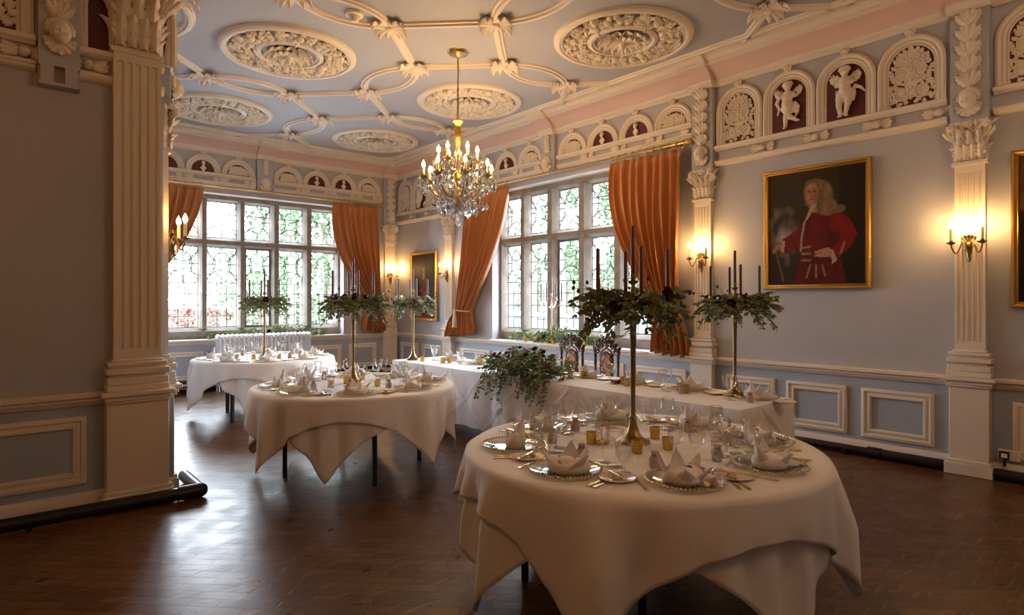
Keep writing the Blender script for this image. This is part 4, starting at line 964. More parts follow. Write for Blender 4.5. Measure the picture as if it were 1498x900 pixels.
def p_cut(kind):
    b = B()
    if kind == 'dinner_knife' or kind == 'butter_knife':
        s = 1 if kind == 'dinner_knife' else .75
        b.prism([(-.009*s,-.105*s),(.009*s,-.105*s),(.0065*s,.0),(-.0065*s,.0)], .001, .007); b.prism([(-.0055*s,0),(.007*s,0),(.009*s,.03*s),(.0085*s,.085*s),(.002*s,.11*s),(-.0055*s,.10*s)], .003, .0055)
    else:
        n = 9; W = [(-.105,.0075),(-.085,.0065),(-.05,.0032),(0,.0028),(.03,.004)]
        for (y0,w0),(y1,w1) in zip(W, W[1:]):
            z0, z1 = .003+.012*max(0,(y0+.06))*.9, .003+.012*max(0,(y1+.06))*.9
            b.add([(-w0,y0,z0),(w0,y0,z0),(w1,y1,z1),(-w1,y1,z1),(-w0,y0,z0+.003),(w0,y0,z0+.003),(w1,y1,z1+.003),(-w1,y1,z1+.003)], [(0,3,2,1),(4,5,6,7),(0,1,5,4),(1,2,6,5),(2,3,7,6),(3,0,4,7)])
        if 'spoon' in kind:
            b.grid(lambda u, v: (.021*math.sin(PI*v)**.7*(2*u-1), .028+.066*v, .0055+.007*((2*u-1)**2)-.005*math.sin(PI*v)+.003*v), 7, 9)
            b.grid(lambda u, v: (.021*math.sin(PI*v)**.7*(1-2*u), .028+.066*v, .0035+.007*((2*u-1)**2)-.005*math.sin(PI*v)+.003*v), 7, 9)
        else:
            b.prism([(-.004,.028),(.004,.028),(.011,.045),(.0115,.058),(-.0115,.058),(-.011,.045)], .004, .007)
            for x in (-.0095,-.0032,.0032,.0095): b.box(x-.0014,x+.0014,.057,.100,.004,.0065)
    return obj(kind, b, 'gold', ang=35)
def p_side():
    b = B(); b.lathe([(0,.001),(.040,.001),(.045,.004),(.072,.011),(.077,.013),(.074,.015),(.045,.008),(.04,.006),(0,.006)], 32); return obj('side_plate', b, 'china')
def p_favour():
    e = E('favour_pouch'); b = B(); b.lathe([(0,0),(.022,.0),(.026,.008),(.026,.04),(.022,.052),(.012,.058),(.016,.066),(.022,.074),(.012,.07),(0,.064)], 10)
    obj('pouch', b, 'favour', e, ang=35); r = B(); r.tube([(.0145*math.cos(k*PI/5),.0145*math.sin(k*PI/5),.058) for k in range(10)], .003, 5, closed=True); r.tube([(.012,.006,.058),(.024,.012,.048),(.026,.014,.03)], .002, 4); obj('ribbon', r, 'ribbon', e); return e
def p_votive():
    e = E('votive_holder'); b = B(); b.lathe([(0,.002),(.022,.002),(.025,.006),(.028,.062),(.029,.066),(.0265,.066),(.024,.030),(0,.030)], 20); obj('glass_cup', b, 'mercury_gold', e)
    c = B(); c.lathe([(0,.028),(.0225,.028),(.0225,.044),(.002,.045),(.0015,.052),(0,.053)], 14); obj('tea_light', c, 'cream_wax', e); return e
def p_sprig():
    b = B(); rr = random.Random(2); b.tube([(-.06,0,.004),(0,.006,.006),(.06,.0,.005)], .0016, 4)
    for k in range(34): x = rr.uniform(-.06,.062); b.leaf(Vector((x,.003,.005)), Vector((rr.uniform(-.3,1),rr.uniform(-1,1),rr.uniform(.1,.5))), Vector((0,0,1)), .016, .006)
    return obj('dried_sprig', b, 'dried', ang=0)
PROT = dict(charger=p_charger(True), napkin0=p_napkin(0), napkin1=p_napkin(1), napkin2=p_napkin(2), goblet=p_glass('goblet'), wine=p_glass('wine'), tumbler=p_glass('tumbler'),
    fork=p_cut('dinner_fork'), knife=p_cut('dinner_knife'), spoon=p_cut('dessert_spoon'), dfork=p_cut('dessert_fork'), butter=p_cut('butter_knife'), side=p_side(), favour=p_favour(), votive=p_votive(), sprig=p_sprig())
# ---- laying the round tables
DIRS = ['in front of', 'front-right of', 'right of', 'back-right of', 'behind', 'back-left of', 'left of', 'front-left of']
rr = random.Random(11)
TW = {'front':'nearest table', 'mid':'middle round table', 'rear':'table by the radiator'}
def setting(C, ang, tn, k, full, nap):
    T = TW[tn]; W = DIRS[k] + ' its candelabrum'
    M0 = Matrix.Translation((C.x,C.y,TOPZ+.002)) @ Matrix.Rotation(ang,4,'Z') @ TR(.655,0,0) @ Matrix.Rotation(PI/2,4,'Z')    # +y points to the table centre
    J = lambda x, y, rz=0, z=0: M0 @ TR(x+rr.uniform(-.008,.008), y+rr.uniform(-.008,.008), z, rz+rr.uniform(-.12,.12))
    L = lambda s: f'{s} on the {T}, {W}'
    G = lambda s: f'{s} on the {T}'
    put('charger', M0 @ TR(0,0,0,rr.uniform(0,6)), L('beaded clear charger plate'), 'plate', G('charger plates'))
    put('napkin%d'%nap, M0 @ TR(rr.uniform(-.01,.01),.01,.005,rr.uniform(-.5,.5)) @ Matrix.Scale(1.18,4), L('white folded napkin standing'), 'napkin', G('folded napkins'))
    put('goblet', J(.13,.20), L('cut-stem goblet'), 'glass', G('goblets'))
    put('wine', J(.05,.235), L('tall plain-stemmed wine glass'), 'glass', G('wine glasses'))
    put('side', J(-.27,.06), L('small cream side plate'), 'plate', G('side plates'))
    put('favour', J(-.06,.215,rr.uniform(0,3)), L('mauve favour pouch'), 'favour', G('favour pouches'))
    put('fork', J(-.195,.0), L('gold dinner fork'), 'cutlery', G('gold forks'))
    put('knife', J(.195,.0), L('gold dinner knife'), 'cutlery', G('gold knives'))
    if full >= 1:
        put('tumbler', J(.21,.155), L('short-stemmed water goblet'), 'glass', G('water goblets'))
        put('spoon', J(.225,-.005), L('gold dessert spoon'), 'cutlery', G('gold spoons'))
        put('butter', J(-.262,.05,.25,.015), L('gold butter knife on side plate'), 'cutlery', G('butter knives'))
    if full >= 2:
        put('dfork', J(-.005,.178,-PI/2+.1), L('gold dessert fork laid crosswise'), 'cutlery', G('dessert forks'))
        put('sprig', M0 @ TR(.02,-.105,.006,rr.uniform(-.3,.3)), L('brown dried sprig on charger'), 'sprig', G('dried sprigs'))
def lay(C, tn, full, off, naps):
    base = cam_angle(C)
    for k in range(8): setting(C, base+off+k*PI/4, tn, k, full, naps[k])
lay(CF, 'front', 2, .28, [1,1,0,1,0,0,2,0])
lay(CM, 'mid', 1, .02, [0,0,2,1,0,1,2,0])
lay(CR_, 'rear', 0, .05, [0,1,1,2,0,1,2,0])
# gold votive cups on the tables
def votive(M, label, group): put('votive', M, label, 'candle holder', group)
for (px, py), l in {(865,650):'left of the candelabrum foot',(932,664):'directly in front of the candelabrum foot',(958,643):'just right of the candelabrum foot',(977,659):'farthest right of the candelabrum foot',(884,606):'behind, left of the candelabrum foot'}.items():
    p = on_z(px,py,TOPZ); votive(TR(p.x,p.y,TOPZ), f'gold votive cup on the nearest table, {l}', 'gold votive cups on the nearest table')
for (px, py), l in {(484,568):'left of the candelabrum foot',(507,562):'touching the candelabrum foot',(552,566):'right of the candelabrum foot',(530,556):'behind the candelabrum foot'}.items():
    p = on_z(px,py,TOPZ); votive(TR(p.x,p.y,TOPZ), f'gold votive cup on the middle round table, {l}', 'gold votive cups on the middle table')
for (px, py), l in {(371,526):'left of the candelabrum foot',(408,525):'right of the candelabrum foot'}.items():
    p = on_z(px,py,TOPZ); votive(TR(p.x,p.y,TOPZ), f'gold votive cup on the table by the radiator, {l}', 'gold votive cups on the far table')
# long table: guests sit on the window side, facing the room
ys = [6.25-.57*k for k in range(8)]; ordn = ['first','second','third','fourth','fifth','sixth','seventh','eighth']
for k, y in enumerate(ys):
    W = f'{ordn[k]} place from its far end'; M0 = TR(X1-.20,y,TOPZ+.001,PI/2); L = lambda s: f'{s} on the long table, {W}'; G = lambda s: f'{s} on the long table'
    J = lambda x, yy, rz=0, z=0: M0 @ TR(x+rr.uniform(-.01,.01), yy+rr.uniform(-.01,.01), z, rz+rr.uniform(-.12,.12))
    put('charger', M0, L('clear charger plate with beaded rim'), 'plate', G('charger plates'))
    put('napkin%d'%(k%2), M0 @ TR(0,.01,.005,rr.uniform(-.5,.5)) @ Matrix.Scale(1.2,4), L('white folded napkin'), 'napkin', G('folded napkins'))
    put('goblet', J(.14,.20), L('cut-stem goblet'), 'glass', G('goblets')); put('wine', J(.07,.235), L('tall wine glass'), 'glass', G('wine glasses'))
    if k < 4 or k == 6: put('tumbler', J(.20,.15), L('short water goblet'), 'glass', G('water goblets'))
    if k in (5,6,7,3): put('favour', J(-.07,.24), L('mauve favour pouch'), 'favour', G('favour pouches'))
    put('side', J(-.25,.05), L('small cream side plate'), 'plate', G('side plates')); put('fork', J(-.185,0), L('gold fork'), 'cutlery', G('gold forks')); put('knife', J(.185,0), L('gold knife'), 'cutlery', G('gold knives'))
for i, ((px, py), l) in enumerate({(618,529):'nearest its far end',(648,531):'second from its far end',(658,531):'third from its far end',(703,534):'left of the flower arrangement',(834,553):'first right of the flower arrangement',(854,553):'in front of the carved chairs',(911,562):'left of the red box, front one',(918,564):'close to the red box',(995,572):'left one of the pair near the right candelabrum',(1003,575):'right one of the pair near the right candelabrum'}.items()):
    p = on_z(px,py,TOPZ); x = max(p.x, X0+.05); votive(TR(x,p.y,TOPZ), f'gold votive cup on the long table, {l}', 'gold votive cups on the long table')
p = on_z(901,561,TOPZ); tag(obj('gift_box', B().box(-.05,.05,-.035,.035,0,.035), 'red_box', bevel=.004), 'small red box on the long table in front of the right chair', 'box').location = (p.x+.02,p.y,TOPZ)
# curled number stand on the nearest table
p = on_z(881,650,TOPZ); t = thing('number_stand', 'small beaded brass stand with curled wire on the nearest table', 'table stand', TR(p.x,p.y,TOPZ))
b = B()
for k in range(9): a = k*2*PI/9; b.ell((.032*math.cos(a),.032*math.sin(a),.011), .0105, 7, 5)
b.ell((0,0,.02), .014, 8, 6); obj('beaded_foot', b, 'gold', t)
b = B(); b.tube([(0,0,.02),(0,.004,.06),(.004,0,.10),(0,0,.13)]+[(.018*(1-k/14)*math.sin(k*.6)+.012*(k/14), 0, .15-.018*math.cos(k*.6)*(1-k/16)) for k in range(12)], .0028, 5)
b.tube([(-.008,0,.05)]+[(-.02-.012*math.cos(k*.5)*(1-k/12), .0, .07+.014*math.sin(k*.5)) for k in range(10)], .0022, 5); obj('curled_wire', b, 'gold', t)
# ================================================================== CANDELABRA, CANDLES, GREENERY
def candle_b(h, r=.0115):
    b = B(); b.lathe([(0,0),(r*1.05,0),(r,.01),(r*.92,h-.006),(r*.6,h),(.0012,h+.001),(.0012,h+.010),(0,h+.010)], 10); return b
PROT['candle'] = obj('taper_candle', candle_b(.255), 'plum_wax')
CARM = .185
def candelabrum_parts():
    e = E('candelabrum'); b = B()
    b.lathe([(0,0),(.088,0),(.092,.006),(.086,.016),(.070,.022),(.05,.034),(.032,.06),(.020,.10),(.017,.125),(.022,.135),(.014,.15),(.012,.2),(.014,.45),(.018,.60),(.0205,.66),(.015,.70),(.017,.72),(.0,.722)], 24); obj('stem', b, 'aged_brass', e, ang=30)
    b = B(); b.lathe([(0,.70),(.016,.70),(.012,.76),(.014,.80),(.010,.83),(.0245,.845),(.0255,.853),(.012,.855),(.0155,.875),(.0135,.890),(0,.887)], 14); obj('centre_cup', b, 'aged_brass', e)
    for k in range(4):
        a = k*PI/2; M_ = Matrix.Rotation(a,4,'Z'); b = B(M_)
        b.tube([(.01,0,.715)]+[(.01+(CARM-.01)*t, 0, .705-.03*math.sin(PI*t)+.035*t*t) for t in (.15,.3,.45,.6,.75,.9,1)], .0058, 6); ar = obj('arm', b, 'aged_brass', e)
        b = B(M_); b.lathe([(0,.735),(.012,.74),(.024,.748),(.025,.754),(.0125,.756),(.0155,.775),(.0135,.785),(0,.782)], 12, (CARM,0,0)); obj('candle_cup', b, 'aged_brass', ar)
    return e
PROT['candelabrum'] = candelabrum_parts()
def rnd_dir(q, zlo=-1, zhi=1):
    a = q.uniform(0,2*PI); z = q.uniform(zlo,zhi); s = math.sqrt(max(0,1-z*z)); return Vector((s*math.cos(a), s*math.sin(a), z))
def rose_b(r=.03):
    b = B(); q = random.Random(4)
    for ring, (n, rr_, h, w) in enumerate(((3,.25,.9,.7),(5,.55,.65,.9),(7,.85,.3,1.0))):
        for k in range(n):
            a = 2*PI*k/n+ring; T = TR(rr_*r*math.cos(a)*.6, rr_*r*math.sin(a)*.6, 0, a-PI/2) @ Matrix.Rotation(-.25-.3*ring,4,'X')
            b.grid(lambda u, v: T @ Vector(((u-.5)*w*r*1.5*(.6+.5*math.sin(PI*v)), -.30*r*(2*u-1)**2+.25*r*v*v, r*1.15*v)), 5, 4)
    b.ell((0,0,.35*r), (.5*r,.5*r,.6*r), 8, 5); return b
PROT['rose'] = obj('rose', rose_b(), 'petal_dark', ang=0)
RB = PROT['rose'].data
RB2 = RB.copy(); RB2.materials[0] = MAT['petal_dusky']; RB3 = RB.copy(); RB3.materials[0] = MAT['petal_white']
def add_rose(parent, p, d, s, me):
    o = bpy.data.objects.new('rose', me); COL.objects.link(o); o.parent = parent; o.location = p; o.rotation_euler = Vector(d).to_track_quat('Z','Y').to_euler(); o.scale = (s,s,s); return o
bpy.data.objects.remove(PROT.pop('rose'))
def ring_foliage(seed, mats, R=.24, grey=False):
    q = random.Random(seed); bs = {m: B() for m in mats}; stems = B()
    def put_leaf(p, d, L, W): bs[q.choice(mats)].leaf(p, d, rnd_dir(q,.2,1), L, W, q.uniform(.1,.4))
    for k in range(74):                                  # sprays of leaves
        a = q.uniform(0,2*PI); r0 = q.uniform(.06,R*.85); p = Vector((r0*math.cos(a), r0*math.sin(a), q.uniform(-.02,.04)))
        d = Vector((math.cos(a+q.uniform(-.8,.8)), math.sin(a+q.uniform(-.8,.8)), q.uniform(-.55,.75))).normalized(); n = q.randint(6,10); Ls = q.uniform(.08,.17)
        if k > 62: d = Vector((math.cos(a), math.sin(a), -1.1)).normalized(); p = Vector((R*.75*math.cos(a), R*.75*math.sin(a), -.02)); Ls = q.uniform(.10,.19)
        pts = [p+d*(Ls*t/n)+Vector((0,0,-.25*Ls*(t/n)**2)) for t in range(n+1)]; stems.tube(pts, .0014, 3)
        for t in range(1, n+1):
            for s in (-1,1):
                x = d.cross(Vector((0,0,1))).normalized()*s; ld = (x*.9+d*.6+rnd_dir(q)*.45).normalized(); L = q.uniform(.028,.052); put_leaf(pts[t], ld, L, L*q.uniform(.5,.72))
    for k in range(330):
        a = q.uniform(0,2*PI); r0 = R*math.sqrt(q.random()); p = Vector((r0*math.cos(a), r0*math.sin(a), q.uniform(-.07,.06))); put_leaf(p, rnd_dir(q,-.8,1), q.uniform(.035,.06), q.uniform(.022,.036))
    for k in range(9):                                   # thin dark bobbing stems
        a = q.uniform(0,2*PI); p = Vector((R*.8*math.cos(a),R*.8*math.sin(a),.02)); e = p+Vector((math.cos(a)*.12,math.sin(a)*.12,q.uniform(.02,.12))); stems.tube([p,(p+e)/2+Vector((0,0,.03)),e], .0013, 3); stems.ell(e, (.010,.010,.013), 6, 4)
    return bs, stems
RINGS = {}
def floral_ring(kind, M, label):
    e = thing('floral_ring', label, 'flower ring', M, 'flower rings on the candelabra'); q = random.Random(hash(kind) % 1 + len(kind))
    if kind not in RINGS:
        mats, sd = {'dark': (['leaf_dark','leaf_mid','leaf_dark'],21), 'mixed': (['leaf_dark','leaf_mid','leaf_mid'],22), 'grey': (['leaf_mid','leaf_grey','leaf_grey'],23)}[kind]
        bs, st = ring_foliage(sd, mats); RINGS[kind] = [obj('foliage', v, k, ang=0).data for k, v in bs.items()]+[obj('stems', st, 'petal_dark', ang=0).data]
        for o in list(COL.objects):
            if o.data in RINGS[kind] and o.parent is None: bpy.data.objects.remove(o)
    for me in RINGS[kind]: o = bpy.data.objects.new(me.name.split('.')[0], me); COL.objects.link(o); o.parent = e
    q = random.Random(M.translation.x)
    for k in range(13):
        a = 2*PI*k/13+q.uniform(-.2,.2); r0 = q.uniform(.13,.25); d = Vector((math.cos(a)*.9, math.sin(a)*.9, q.uniform(-.1,.8))).normalized()
        add_rose(e, (r0*math.cos(a), r0*math.sin(a), q.uniform(-.01,.055)), d, q.uniform(.6,.95), q.choice((RB,RB,RB2,RB2) if kind != 'grey' else (RB,RB2,RB3)))
    return e
def candelabrum(p, who, kind, lab2):
    ca = cam_angle(p)+.22; M_ = TR(p.x,p.y,TOPZ,ca)
    put('candelabrum', M_, f'tall aged brass candelabrum standing on the {who}', 'candelabrum', 'tall brass candelabra')
    put('candle', M_ @ TR(0,0,.887), f'plum taper candle, tall centre one of five on the {who}', 'candle', 'plum taper candles')
    for k, nm in enumerate(('near-side','right-hand','far-side','left-hand')):
        a = k*PI/2; put('candle', M_ @ TR(CARM*math.cos(a),CARM*math.sin(a),.782) @ Matrix.Scale(.94,4), f'plum taper candle on the {nm} arm of the candelabrum, {who}', 'candle', 'plum taper candles')
    floral_ring(kind, M_ @ TR(0,0,.725), lab2)
candelabrum(on_z(926,648,TOPZ), 'nearest table', 'dark', 'dark green foliage ring with plum roses, candelabrum on the nearest table')
candelabrum(on_z(517,560,TOPZ), 'middle round table', 'mixed', 'foliage ring with plum flowers, candelabrum on the middle round table')
candelabrum(on_z(387,523,TOPZ), 'table by the radiator', 'mixed', 'foliage ring with plum flowers, candelabrum by the left window')
candelabrum(on_z(1075,579,TOPZ), 'right end of the long table', 'mixed', 'foliage ring below the portrait in red, right end of long table')
candelabrum(Vector((4.08,6.58,0)), 'far end of the long table', 'grey', 'silvery foliage ring before the small portrait, far end of long table')
# long low arrangement at the front of the head table
fa = thing('flower_arrangement', 'low trailing arrangement of foliage and plum roses on the long table', 'flower arrangement', TR(X0+.16,4.42,TOPZ))
q = random.Random(31); bs = {m: B() for m in ('leaf_dark','leaf_mid','leaf_bright')}; st = B()
for k in range(190):
    y = q.uniform(-.47,.47); hgt = .20*(1-(y/.6)**2); p = Vector((q.uniform(-.12,.14), y, q.uniform(.02,hgt)))
    d = Vector((q.uniform(-1,.45), q.uniform(-.6,.6)+y*.9, q.uniform(-.15,.9))).normalized()
    if k % 5 == 0: p.x = -.16; d = Vector((-.45, q.uniform(-.4,.4), -1)).normalized()
    Ls = q.uniform(.10,.20)*(1.25 if k % 5 == 0 else 1); n = q.randint(6,9)
    pts = [p+d*(Ls*t/n)+Vector((0,0,-.2*Ls*(t/n)**2)) for t in range(n+1)]
    for pt in pts:
        if pt.z < .012 and pt.x > -.20: pt.z = max(pt.z,.012) if pt.x > -.16 else pt.z; pt.x = min(pt.x,-.20) if pt.z < .012 else pt.x
    st.tube(pts, .0015, 3); mm = q.choice(('leaf_mid','leaf_mid','leaf_bright') if k % 5 else ('leaf_dark','leaf_mid'))
    for t in range(1,n+1):
        for s in (-1,1): x = d.cross(Vector((0,.2,1))).normalized()*s; L = q.uniform(.028,.05); bs[mm].leaf(pts[t], (x+d*.5+rnd_dir(q)*.4).normalized(), rnd_dir(q,.2,1), L, L*.6)
for k_, v in bs.items(): obj('foliage', v, k_, fa, ang=0)
obj('stems', st, 'leaf_dark', fa, ang=0); b = B(); b.box(-.10,.10,-.28,.28,0,.04); obj('tray', b, 'black', fa, bevel=.01)
for k in range(26):
    y = q.uniform(-.45,.45); h_ = .21*(1-(y/.62)**2)+q.uniform(-.03,.09); add_rose(fa, (q.uniform(-.16,.05), y, h_), (q.uniform(-1,.2),y,q.uniform(.3,1)), q.uniform(.45,.75), q.choice((RB,RB,RB2)))
# greenery laid on the window sills
def sill_garland(M, length, label, seed, n=90, high=.16):
    e = thing('sill_garland', label, 'garland', M); q = random.Random(seed); bs = {m: B() for m in ('leaf_mid','leaf_bright','leaf_grey')}; st = B()
    for k in range(n):
        x = q.uniform(-.5,.5)*length; hh = high*(.35+.65*math.exp(-((x+.05*length)/(.22*length))**2)); p = Vector((x, q.uniform(-.07,.04), q.uniform(.005,.04)))
        d = Vector((q.uniform(-1,1), q.uniform(-.3,.5), q.uniform(.1,1.4))).normalized(); Ls = q.uniform(.6,1.5)*hh; m_ = q.randint(5,9); pts = [p+d*(Ls*t/m_) for t in range(m_+1)]; st.tube(pts, .0016, 3)
        mm = q.choice(('leaf_mid','leaf_bright','leaf_bright','leaf_grey'))
        for t in range(1,m_+1):
            for s in (-1,1): L = q.uniform(.03,.058); bs[mm].leaf(pts[t], (d.cross(Vector((.1,1,.1))).normalized()*s+d*.4+rnd_dir(q)*.5).normalized(), rnd_dir(q), L, L*.6)
    for k_, v in bs.items(): obj('foliage', v, k_, e, ang=0)
    obj('stems', st, 'leaf_dark', e, ang=0)
    for k in range(6): add_rose(e, (q.uniform(-.4,.4)*length, .05, q.uniform(.04,.10)), (0,1,.5), .8, q.choice((RB,RB3)))
sill_garland(MB @ TR(-3.85,.0,.855), 2.1, 'green garland on the left window sill above the radiator', 41, 120)
sill_garland(MR @ TR(6.35,-.02,.855), 2.1, 'green garland on the large window sill behind the carved chairs', 42, 120, .20)
for u, l in ((-3.02,'left one of the pair'),(-3.10,'right one of the pair')): votive(MB @ TR(u,.035,.853), f'gold votive cup on the left window sill, {l}', 'gold votive cups on the sills')
for u, l in ((7.02,'first from the curtain with tassel'),(6.83,'second from the curtain with tassel'),(6.53,'left of the rose-gold candelabrum'),(6.43,'right of the rose-gold candelabrum'),(5.78,'above the right carved chair')): votive(MR @ TR(u,.035,.853), f'gold votive cup on the large window sill, {l}', 'gold votive cups on the sills')
# rose-gold candelabrum on the sill
MS = MR @ TR(6.49,.0,.853); t = thing('sill_candelabrum', 'rose-gold five-branch candelabrum on the sill of the large window', 'candelabrum', MS)
b = B(); b.lathe([(0,0),(.06,0),(.062,.008),(.03,.02),(.012,.05),(.009,.1),(.012,.3),(.009,.5),(.018,.55),(.010,.58),(.013,.62),(0,.62)], 14); b.lathe([(0,.70),(.012,.70),(.028,.72),(.012,.725),(.014,.76),(0,.755)], 12); b.tube([(0,0,.62),(0,0,.70)], .008, 6); obj('stem', b, 'rose_gold', t)
for k in range(4):
    a = k*PI/2+.35; b = B(Matrix.Rotation(a,4,'Z')); b.tube([(.01,0,.58)]+[(.01+.16*s_, 0, .58-.05*math.sin(PI*s_)+.07*s_*s_) for s_ in (.2,.4,.6,.8,1)], .006, 6); ar = obj('arm', b, 'rose_gold', t)
    b = B(Matrix.Rotation(a,4,'Z')); b.lathe([(0,.64),(.026,.655),(.028,.665),(.012,.665),(.015,.70),(0,.695)], 10, (.17,0,0)); obj('candle_cup', b, 'rose_gold', ar)
put('candle', MS @ TR(0,0,.755) @ Matrix.Scale(.95,4), 'plum taper candle, middle one of the rose-gold candelabrum on the sill', 'candle', 'plum taper candles')
for k, nm in enumerate(('curtain-side','room-side','right','window-side')):
    a = k*PI/2+.35; put('candle', MS @ TR(.17*math.cos(a),.17*math.sin(a),.695) @ Matrix.Scale(.85,4), f'plum taper candle, {nm} arm of the rose-gold candelabrum on the sill', 'candle', 'plum taper candles')
# ================================================================== CARVED CHAIRS
def chair(M, label):
    e = thing('carved_chair', label, 'chair', M, 'carved chairs at the long table'); w = .40         # faces local -y, back at y = .2
    b = B(); b.box(-.22,.22,-.24,.19,.40,.43); obj('seat_rail', b, 'walnut', e, bevel=.006)
    b = B(); b.box(-.215,.215,-.235,.175,.43,.475); obj('seat', b, 'chair_fabric', e, bevel=.018)
    tp = [(0,0),(.024,0),(.026,.04),(.014,.07),(.022,.11),(.027,.17),(.016,.23),(.025,.28),(.025,.40),(0,.40)]
    for x in (-.19,.19): b = B(); b.lathe(tp, 12, (x,-.21,0)); obj('leg', b, 'walnut', e)
    for x in (-.17,.17): b = B(); b.lathe(tp, 12, (x,.19,0)); obj('leg', b, 'walnut', e)
    for x in (-.165,.165):
        b = B(); b.lathe([(0,.40),(.019,.40),(.020,.47),(.013,.50),(.019,.55),(.012,.60),(.0165,.68),(.012,.76),(.018,.82),(.013,.86),(.019,.90),(.010,.93),(.018,.955),(.0,.985)], 12, (x,.205,0)); obj('back_post', b, 'walnut', e)
    b = B(); pn = [(-.072,.53),(.072,.53),(.072,.86)]+[(.072*math.cos(PI*k/8),.86+.06*math.sin(PI*k/8)) for k in range(1,8)]+[(-.072,.86)]; b.prism(pn, .19, .222, 'y'); obj('backrest', b, 'chair_fabric', e, bevel=.008)
    b = B(); b.tube([(-.085,.205,.50),(-.085,.205,.86)]+[(.085*math.cos(PI-PI*k/10),.205,.86+.075*math.sin(PI*k/10)) for k in range(1,10)]+[(.085,.205,.86),(.085,.205,.50)], .013, 6); b.box(-.165,.165,.192,.218,.49,.53); obj('back_frame', b, 'walnut', e)
    b = B()                                             # pierced crest of scrolls
    for s in (-1,1):
        for (cx, cz, r0) in ((.14,.945,.045),(.085,1.0,.042),(.035,1.055,.036)):
            b.tube([(s*(cx+r0*(1-k/22)*math.cos(.55*k-.6)), .205, cz+r0*(1-k/22)*math.sin(.55*k-.6)) for k in range(20)], [.013-.0004*k for k in range(20)], 6)
        for k in range(4): acanthus(b, TR(s*(.165-.04*k),.20,.955+.035*k) @ Matrix.Rotation(s*(.7-.2*k),4,'Y'), .055, .04, .3, .4)
        b.tube([(s*.17,.205,.93),(s*.12,.205,.975),(s*.06,.205,1.03),(0,.205,1.075)], .011, 6); b.tube([(s*.10,.205,.90),(s*.06,.205,.955),(0,.205,.985)], .010, 6)
    for k in (-.5,0,.5): acanthus(b, TR(0,.20,1.045) @ Matrix.Rotation(k,4,'Y'), .065, .05, .35, .4)
    b.ell((0,.205,1.01), (.026,.016,.03), 8, 6); obj('crest', b, 'walnut', e)
    b = B(); b.tube([(-.19,-.21,.15),(.19,-.21,.15)], .012, 6); b.tube([(-.18,-.21,.12),(-.17,.19,.12)], .012, 6); b.tube([(.18,-.21,.12),(.17,.19,.12)], .012, 6); obj('stretcher', b, 'walnut', e)
    return e
c_ = chair(TR(4.92,4.82,0,-PI/2), 'carved walnut chair with patterned back, left of the two')
dup(c_, TR(4.92,4.31,0,-PI/2-.04), 'carved walnut chair with patterned back, right of the two')
# ================================================================== OUTSIDE
struct('ground_outside', B().box(-40,90,11.8,95,-.5,-.35), 'gravel'); struct('ground_outside', B().box(7.4,90,-40,11.8,-.5,-.35), 'gravel')
def leaves_b(n, f, size, seed):
    q = random.Random(seed); b = B()
    for k in range(n): p = f(q); d = rnd_dir(q); L = size*q.uniform(.7,1.4); b.leaf(p, d, rnd_dir(q), L, L*.6)
    return b
def tree_mesh(name, seed, n, shape):
    q0 = random.Random(seed); blobs = []
    for k in range(26):
        if shape == 'round': z = q0.uniform(.25,1); r = .36*math.sin(PI*min(1,.18+z*.75)); a = q0.uniform(0,6.3); blobs.append(((r*q0.random()**.5*math.cos(a), r*q0.random()**.5*math.sin(a), z*.9), q0.uniform(.09,.16)))
        else: z = q0.uniform(.05,1); r = .24*(1-z*.85); a = q0.uniform(0,6.3); blobs.append(((r*math.cos(a), r*math.sin(a), z*.92), .05+.10*(1-z)))
    def f(q): c, r = q.choice(blobs); d = rnd_dir(q); return Vector(c)+d*(r*q.random()**.4)
    return leaves_b(n, f, .020, seed)
TM = {}
def tree(x, y, h, kind, m, label):
    t = thing('tree', label, 'tree', TR(x,y,-.36), 'trees outside the windows'); key = (kind,m)
    if key not in TM: TM[key] = obj('crown', tree_mesh('crown', {'round':51,'cone':52}[kind], 7500, kind), m, t, ang=0); o = TM[key]
    else: o = bpy.data.objects.new('crown', TM[key].data); COL.objects.link(o); o.parent = t
    o.scale = (h,h,h); b = B(); b.tube([(0,0,0),(.1,0,h*.3),(0,.1,h*.6),(0,0,h*.85)], [h*.022,h*.017,h*.012,h*.004], 8)
    for k in range(5): a = k*1.3; b.tube([(0,.05,h*(.25+.1*k)),(h*.16*math.cos(a),h*.16*math.sin(a),h*(.38+.1*k))], [h*.007,h*.003], 5)
    obj('trunk', b, 'bark', t)
def along(px, d): p = (FW+RT*((px-CX)/F))*d; return p.x, p.y
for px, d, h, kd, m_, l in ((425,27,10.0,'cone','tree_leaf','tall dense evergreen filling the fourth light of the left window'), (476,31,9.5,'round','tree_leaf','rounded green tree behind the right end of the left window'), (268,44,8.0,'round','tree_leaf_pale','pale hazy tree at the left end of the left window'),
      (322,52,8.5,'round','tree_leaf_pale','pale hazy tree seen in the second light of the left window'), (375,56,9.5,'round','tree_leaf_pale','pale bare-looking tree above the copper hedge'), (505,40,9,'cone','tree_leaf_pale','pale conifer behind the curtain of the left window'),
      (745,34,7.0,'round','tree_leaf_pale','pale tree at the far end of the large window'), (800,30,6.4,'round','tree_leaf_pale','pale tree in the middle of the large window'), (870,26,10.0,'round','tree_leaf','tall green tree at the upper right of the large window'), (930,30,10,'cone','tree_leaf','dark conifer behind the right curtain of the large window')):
    x, y = along(px, d); tree(x, y, h, kd, m_, l)
